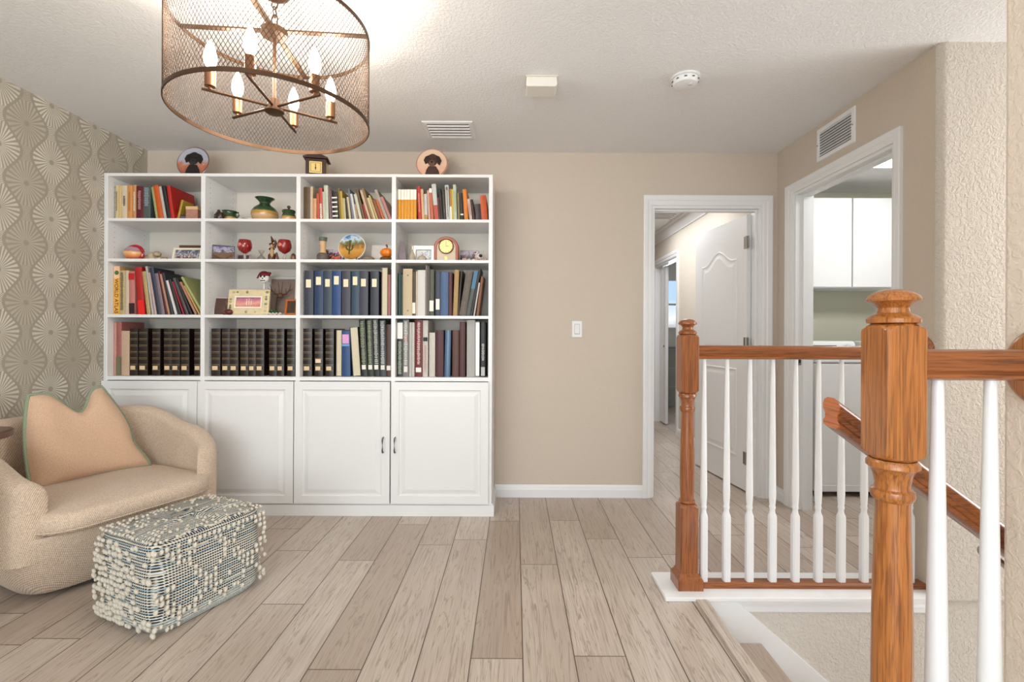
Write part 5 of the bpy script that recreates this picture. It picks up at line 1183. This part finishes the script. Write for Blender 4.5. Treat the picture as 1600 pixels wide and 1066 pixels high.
# ------------------------------------------------------------------ woven pouf
pf = thing('woven_pouf', (-1.425, 2.08, 0), 'cream and blue woven cube pouf with knotted yarn loops', 'pouf', rz=radians(66.0))
PW, PD, PH = .235, .195, .365     # half length (local x), half depth (local y), height
def pouf_mat():
    m, N, L, B = newmat('striped_rag_weave'); t = NT(m); x, y, z = t.xyz()
    hc = t.m('ADD', z, t.m('MULTIPLY', t.m('ABSOLUTE', t.m('ADD', y, 0.0)), t.m('GREATER_THAN', z, .352)))
    pitch = .0108
    v = t.m('DIVIDE', hc, pitch); ri = t.m('FLOOR', v); fv = t.m('FRACT', v)
    r1 = t.white(t.comb(ri, 1.3, 2.0))
    al = t.m('ADD', t.m('MULTIPLY', x, 1.0), t.m('MULTIPLY', y, 1.0))
    tw = t.m('SINE', t.m('MULTIPLY', t.m('ADD', al, t.m('MULTIPLY', fv, .006)), 620.0))
    patch = t.noise(t.comb(t.m('MULTIPLY', al, 3), ri, 0.0), 1.0, 2)
    low = t.ramp(z, [(0.0, (1, 1, 1, 1)), (.09, (0, 0, 0, 1))])
    blue = t.mix(t.ramp(r1, [(.3, (0, 0, 0, 1)), (.7, (1, 1, 1, 1))]), S(214, 216, 210), S(168, 188, 194))
    cream = S(222, 214, 196)
    c = t.mix(t.m('GREATER_THAN', t.m('FRACT', t.m('MULTIPLY', ri, .5)), .25), blue, cream)
    dk = t.m('MULTIPLY', t.m('LESS_THAN', t.m('ABSOLUTE', t.m('SUBTRACT', fv, .28)), .27), t.m('GREATER_THAN', t.m('ADD', tw, t.m('MULTIPLY', patch, 1.0)), -.05))
    dk = t.m('MULTIPLY', dk, t.m('GREATER_THAN', t.m('ADD', r1, t.m('MULTIPLY', patch, .6)), .34))
    dk = t.m('MULTIPLY', dk, t.m('GREATER_THAN', z, .055))
    c = t.mix(t.m('MULTIPLY', low, .7), c, S(176, 194, 198))
    c = t.mix(dk, c, S(40, 45, 58))
    L.new(c, B.inputs['Base Color']); B.inputs['Roughness'].default_value = .95
    t.bump(t.m('ADD', t.m('SINE', t.m('MULTIPLY', fv, pi)), t.m('MULTIPLY', tw, .25)), .9, .005, B); return m
def pr_(u, hw, hd, e=7.0):
    c, q = cos(u), sin(u); r = (abs(c/hw)**e+abs(q/hd)**e)**(-1/e); return r*c, r*q
bm = BM(); rs = []
def pouf_scale(z): return .955+.05*sin(pi*min(1, max(0, z/PH))**.8)
lev = [(0, .80), (.004, .90), (.02, .955)]+[(PH*k/14, None) for k in range(1, 13)]+[(.343, .985), (.356, .955), (.362, .90), (.368, .6), (.372, .2)]
for z, s in lev:
    s = s or pouf_scale(z)
    rs.append([(*pr_(2*pi*(k+.5)/96, PW*s, PD*s), z+.004*sin(k*.5)*(z > .3)) for k in range(96)])
rings(bm, rs); obj('woven_cover', bm, pouf_mat(), pf, smooth=True)
# yarn knots
verts, faces = [], []
def knot(c, n, t1, t2, a, b, h):
    base = len(verts); sg, st_ = 7, 5
    for i in range(st_+1):
        th_ = -pi/2+pi*i/st_
        for k in range(sg):
            u = 2*pi*k/sg; p = c+t1*(a*cos(th_)*cos(u))+t2*(b*cos(th_)*sin(u))+n*(h*sin(th_)); verts.append(p)
    for i in range(st_):
        for k in range(sg):
            faces.append((base+i*sg+k, base+i*sg+(k+1) % sg, base+(i+1)*sg+(k+1) % sg, base+(i+1)*sg+k))
rnd = random.Random(21)
Zv = Vector((0, 0, 1))
def side_pt(side, s, z):
    sc_ = pouf_scale(z)
    if side == 'front': return Vector((s, -PD*sc_, z)), Vector((0, -1, 0)), Vector((1, 0, 0))
    if side == 'left': return Vector((-PW*sc_, s, z)), Vector((-1, 0, 0)), Vector((0, 1, 0))
    if side == 'right': return Vector((PW*sc_, s, z)), Vector((1, 0, 0)), Vector((0, 1, 0))
    if side == 'back': return Vector((s, PD*sc_, z)), Vector((0, 1, 0)), Vector((1, 0, 0))
pz = .0216
for side, half in (('front', PW), ('left', PD), ('right', PD), ('back', PW)):
    for r_ in range(15):
        z = .022+r_*pz
        ncol = int(2*half/.021)
        for cidx in range(ncol+1):
            s = -half*.97+2*half*.97*cidx/ncol
            s += rnd.uniform(-.003, .003)*(2 if side == 'left' else 1)
            zj = rnd.uniform(-.004, .004) if side == 'left' else rnd.uniform(-.002, .002)
            if side in ('left',):
                d = (half-s)/(2*half)      # dense towards the far side, thinning at the blue corner
                p = .80 if (s > -half*.2) else .40
                if 0.1 < z < .30 and s < -half*.5: p = .12
            else:
                u = s/half; w = z/PH
                pat = abs(((u*1.3+w*1.7) % 1.0)-.5) < .13 or abs(((u*1.3-w*1.7+.3) % 1.0)-.5) < .10
                p = .85 if pat else .03
                if w > .86: p = .8
                if side == 'right': p *= .35
                if w < .14: p = .12 if u > -.6 else .6
            if rnd.random() < p:
                c_, n_, t_ = side_pt(side, s, max(z+zj, .014)); fat = rnd.uniform(.85, 1.15)
                if side == 'left': knot(c_+n_*.004, n_, (t_*.8+Zv*(.6+zj*60)).normalized(), (Zv*.8-t_*.6).normalized(), .0135*fat, .0085*fat, .008*fat)
                else: knot(c_+n_*.003, n_, (Zv*.9+t_*.3).normalized(), (t_*.9-Zv*.3).normalized(), .0112*fat, .0072*fat, .009*fat)
for r_ in range(17):
    y = -PD*.93+r_*2*PD*.93/16
    for cidx in range(22):
        x = -PW*.95+2*PW*.95*cidx/21+rnd.uniform(-.004, .004)
        u = x/PW; pat = abs(((u*1.3+y*5) % 1.0)-.5) < .22; edge = max(abs(x)/PW, abs(y)/PD) > .82
        if rnd.random() < (.85 if edge else .62 if pat else .22):
            knot(Vector((x, y, .368-.012*max(0, (max(abs(x)/PW, abs(y)/PD)-.75))*4)), Zv, Vector((.25, 1, 0)).normalized(), Vector((1, -.25, 0)).normalized(), .0100*rnd.uniform(.8, 1.15), .0065, .006)
me = bpy.data.meshes.new('yarn_loops'); me.from_pydata([tuple(v) for v in verts], [], faces)
for p in me.polygons: p.use_smooth = True
me.materials.append(mat((230, 222, 206), .95, name='cream_wool', noise=.25, nscale=400, bump=.6, bscale=900))
o = bpy.data.objects.new('yarn_loops', me); C.objects.link(o); o.parent = pf; o['kind'] = 'stuff'
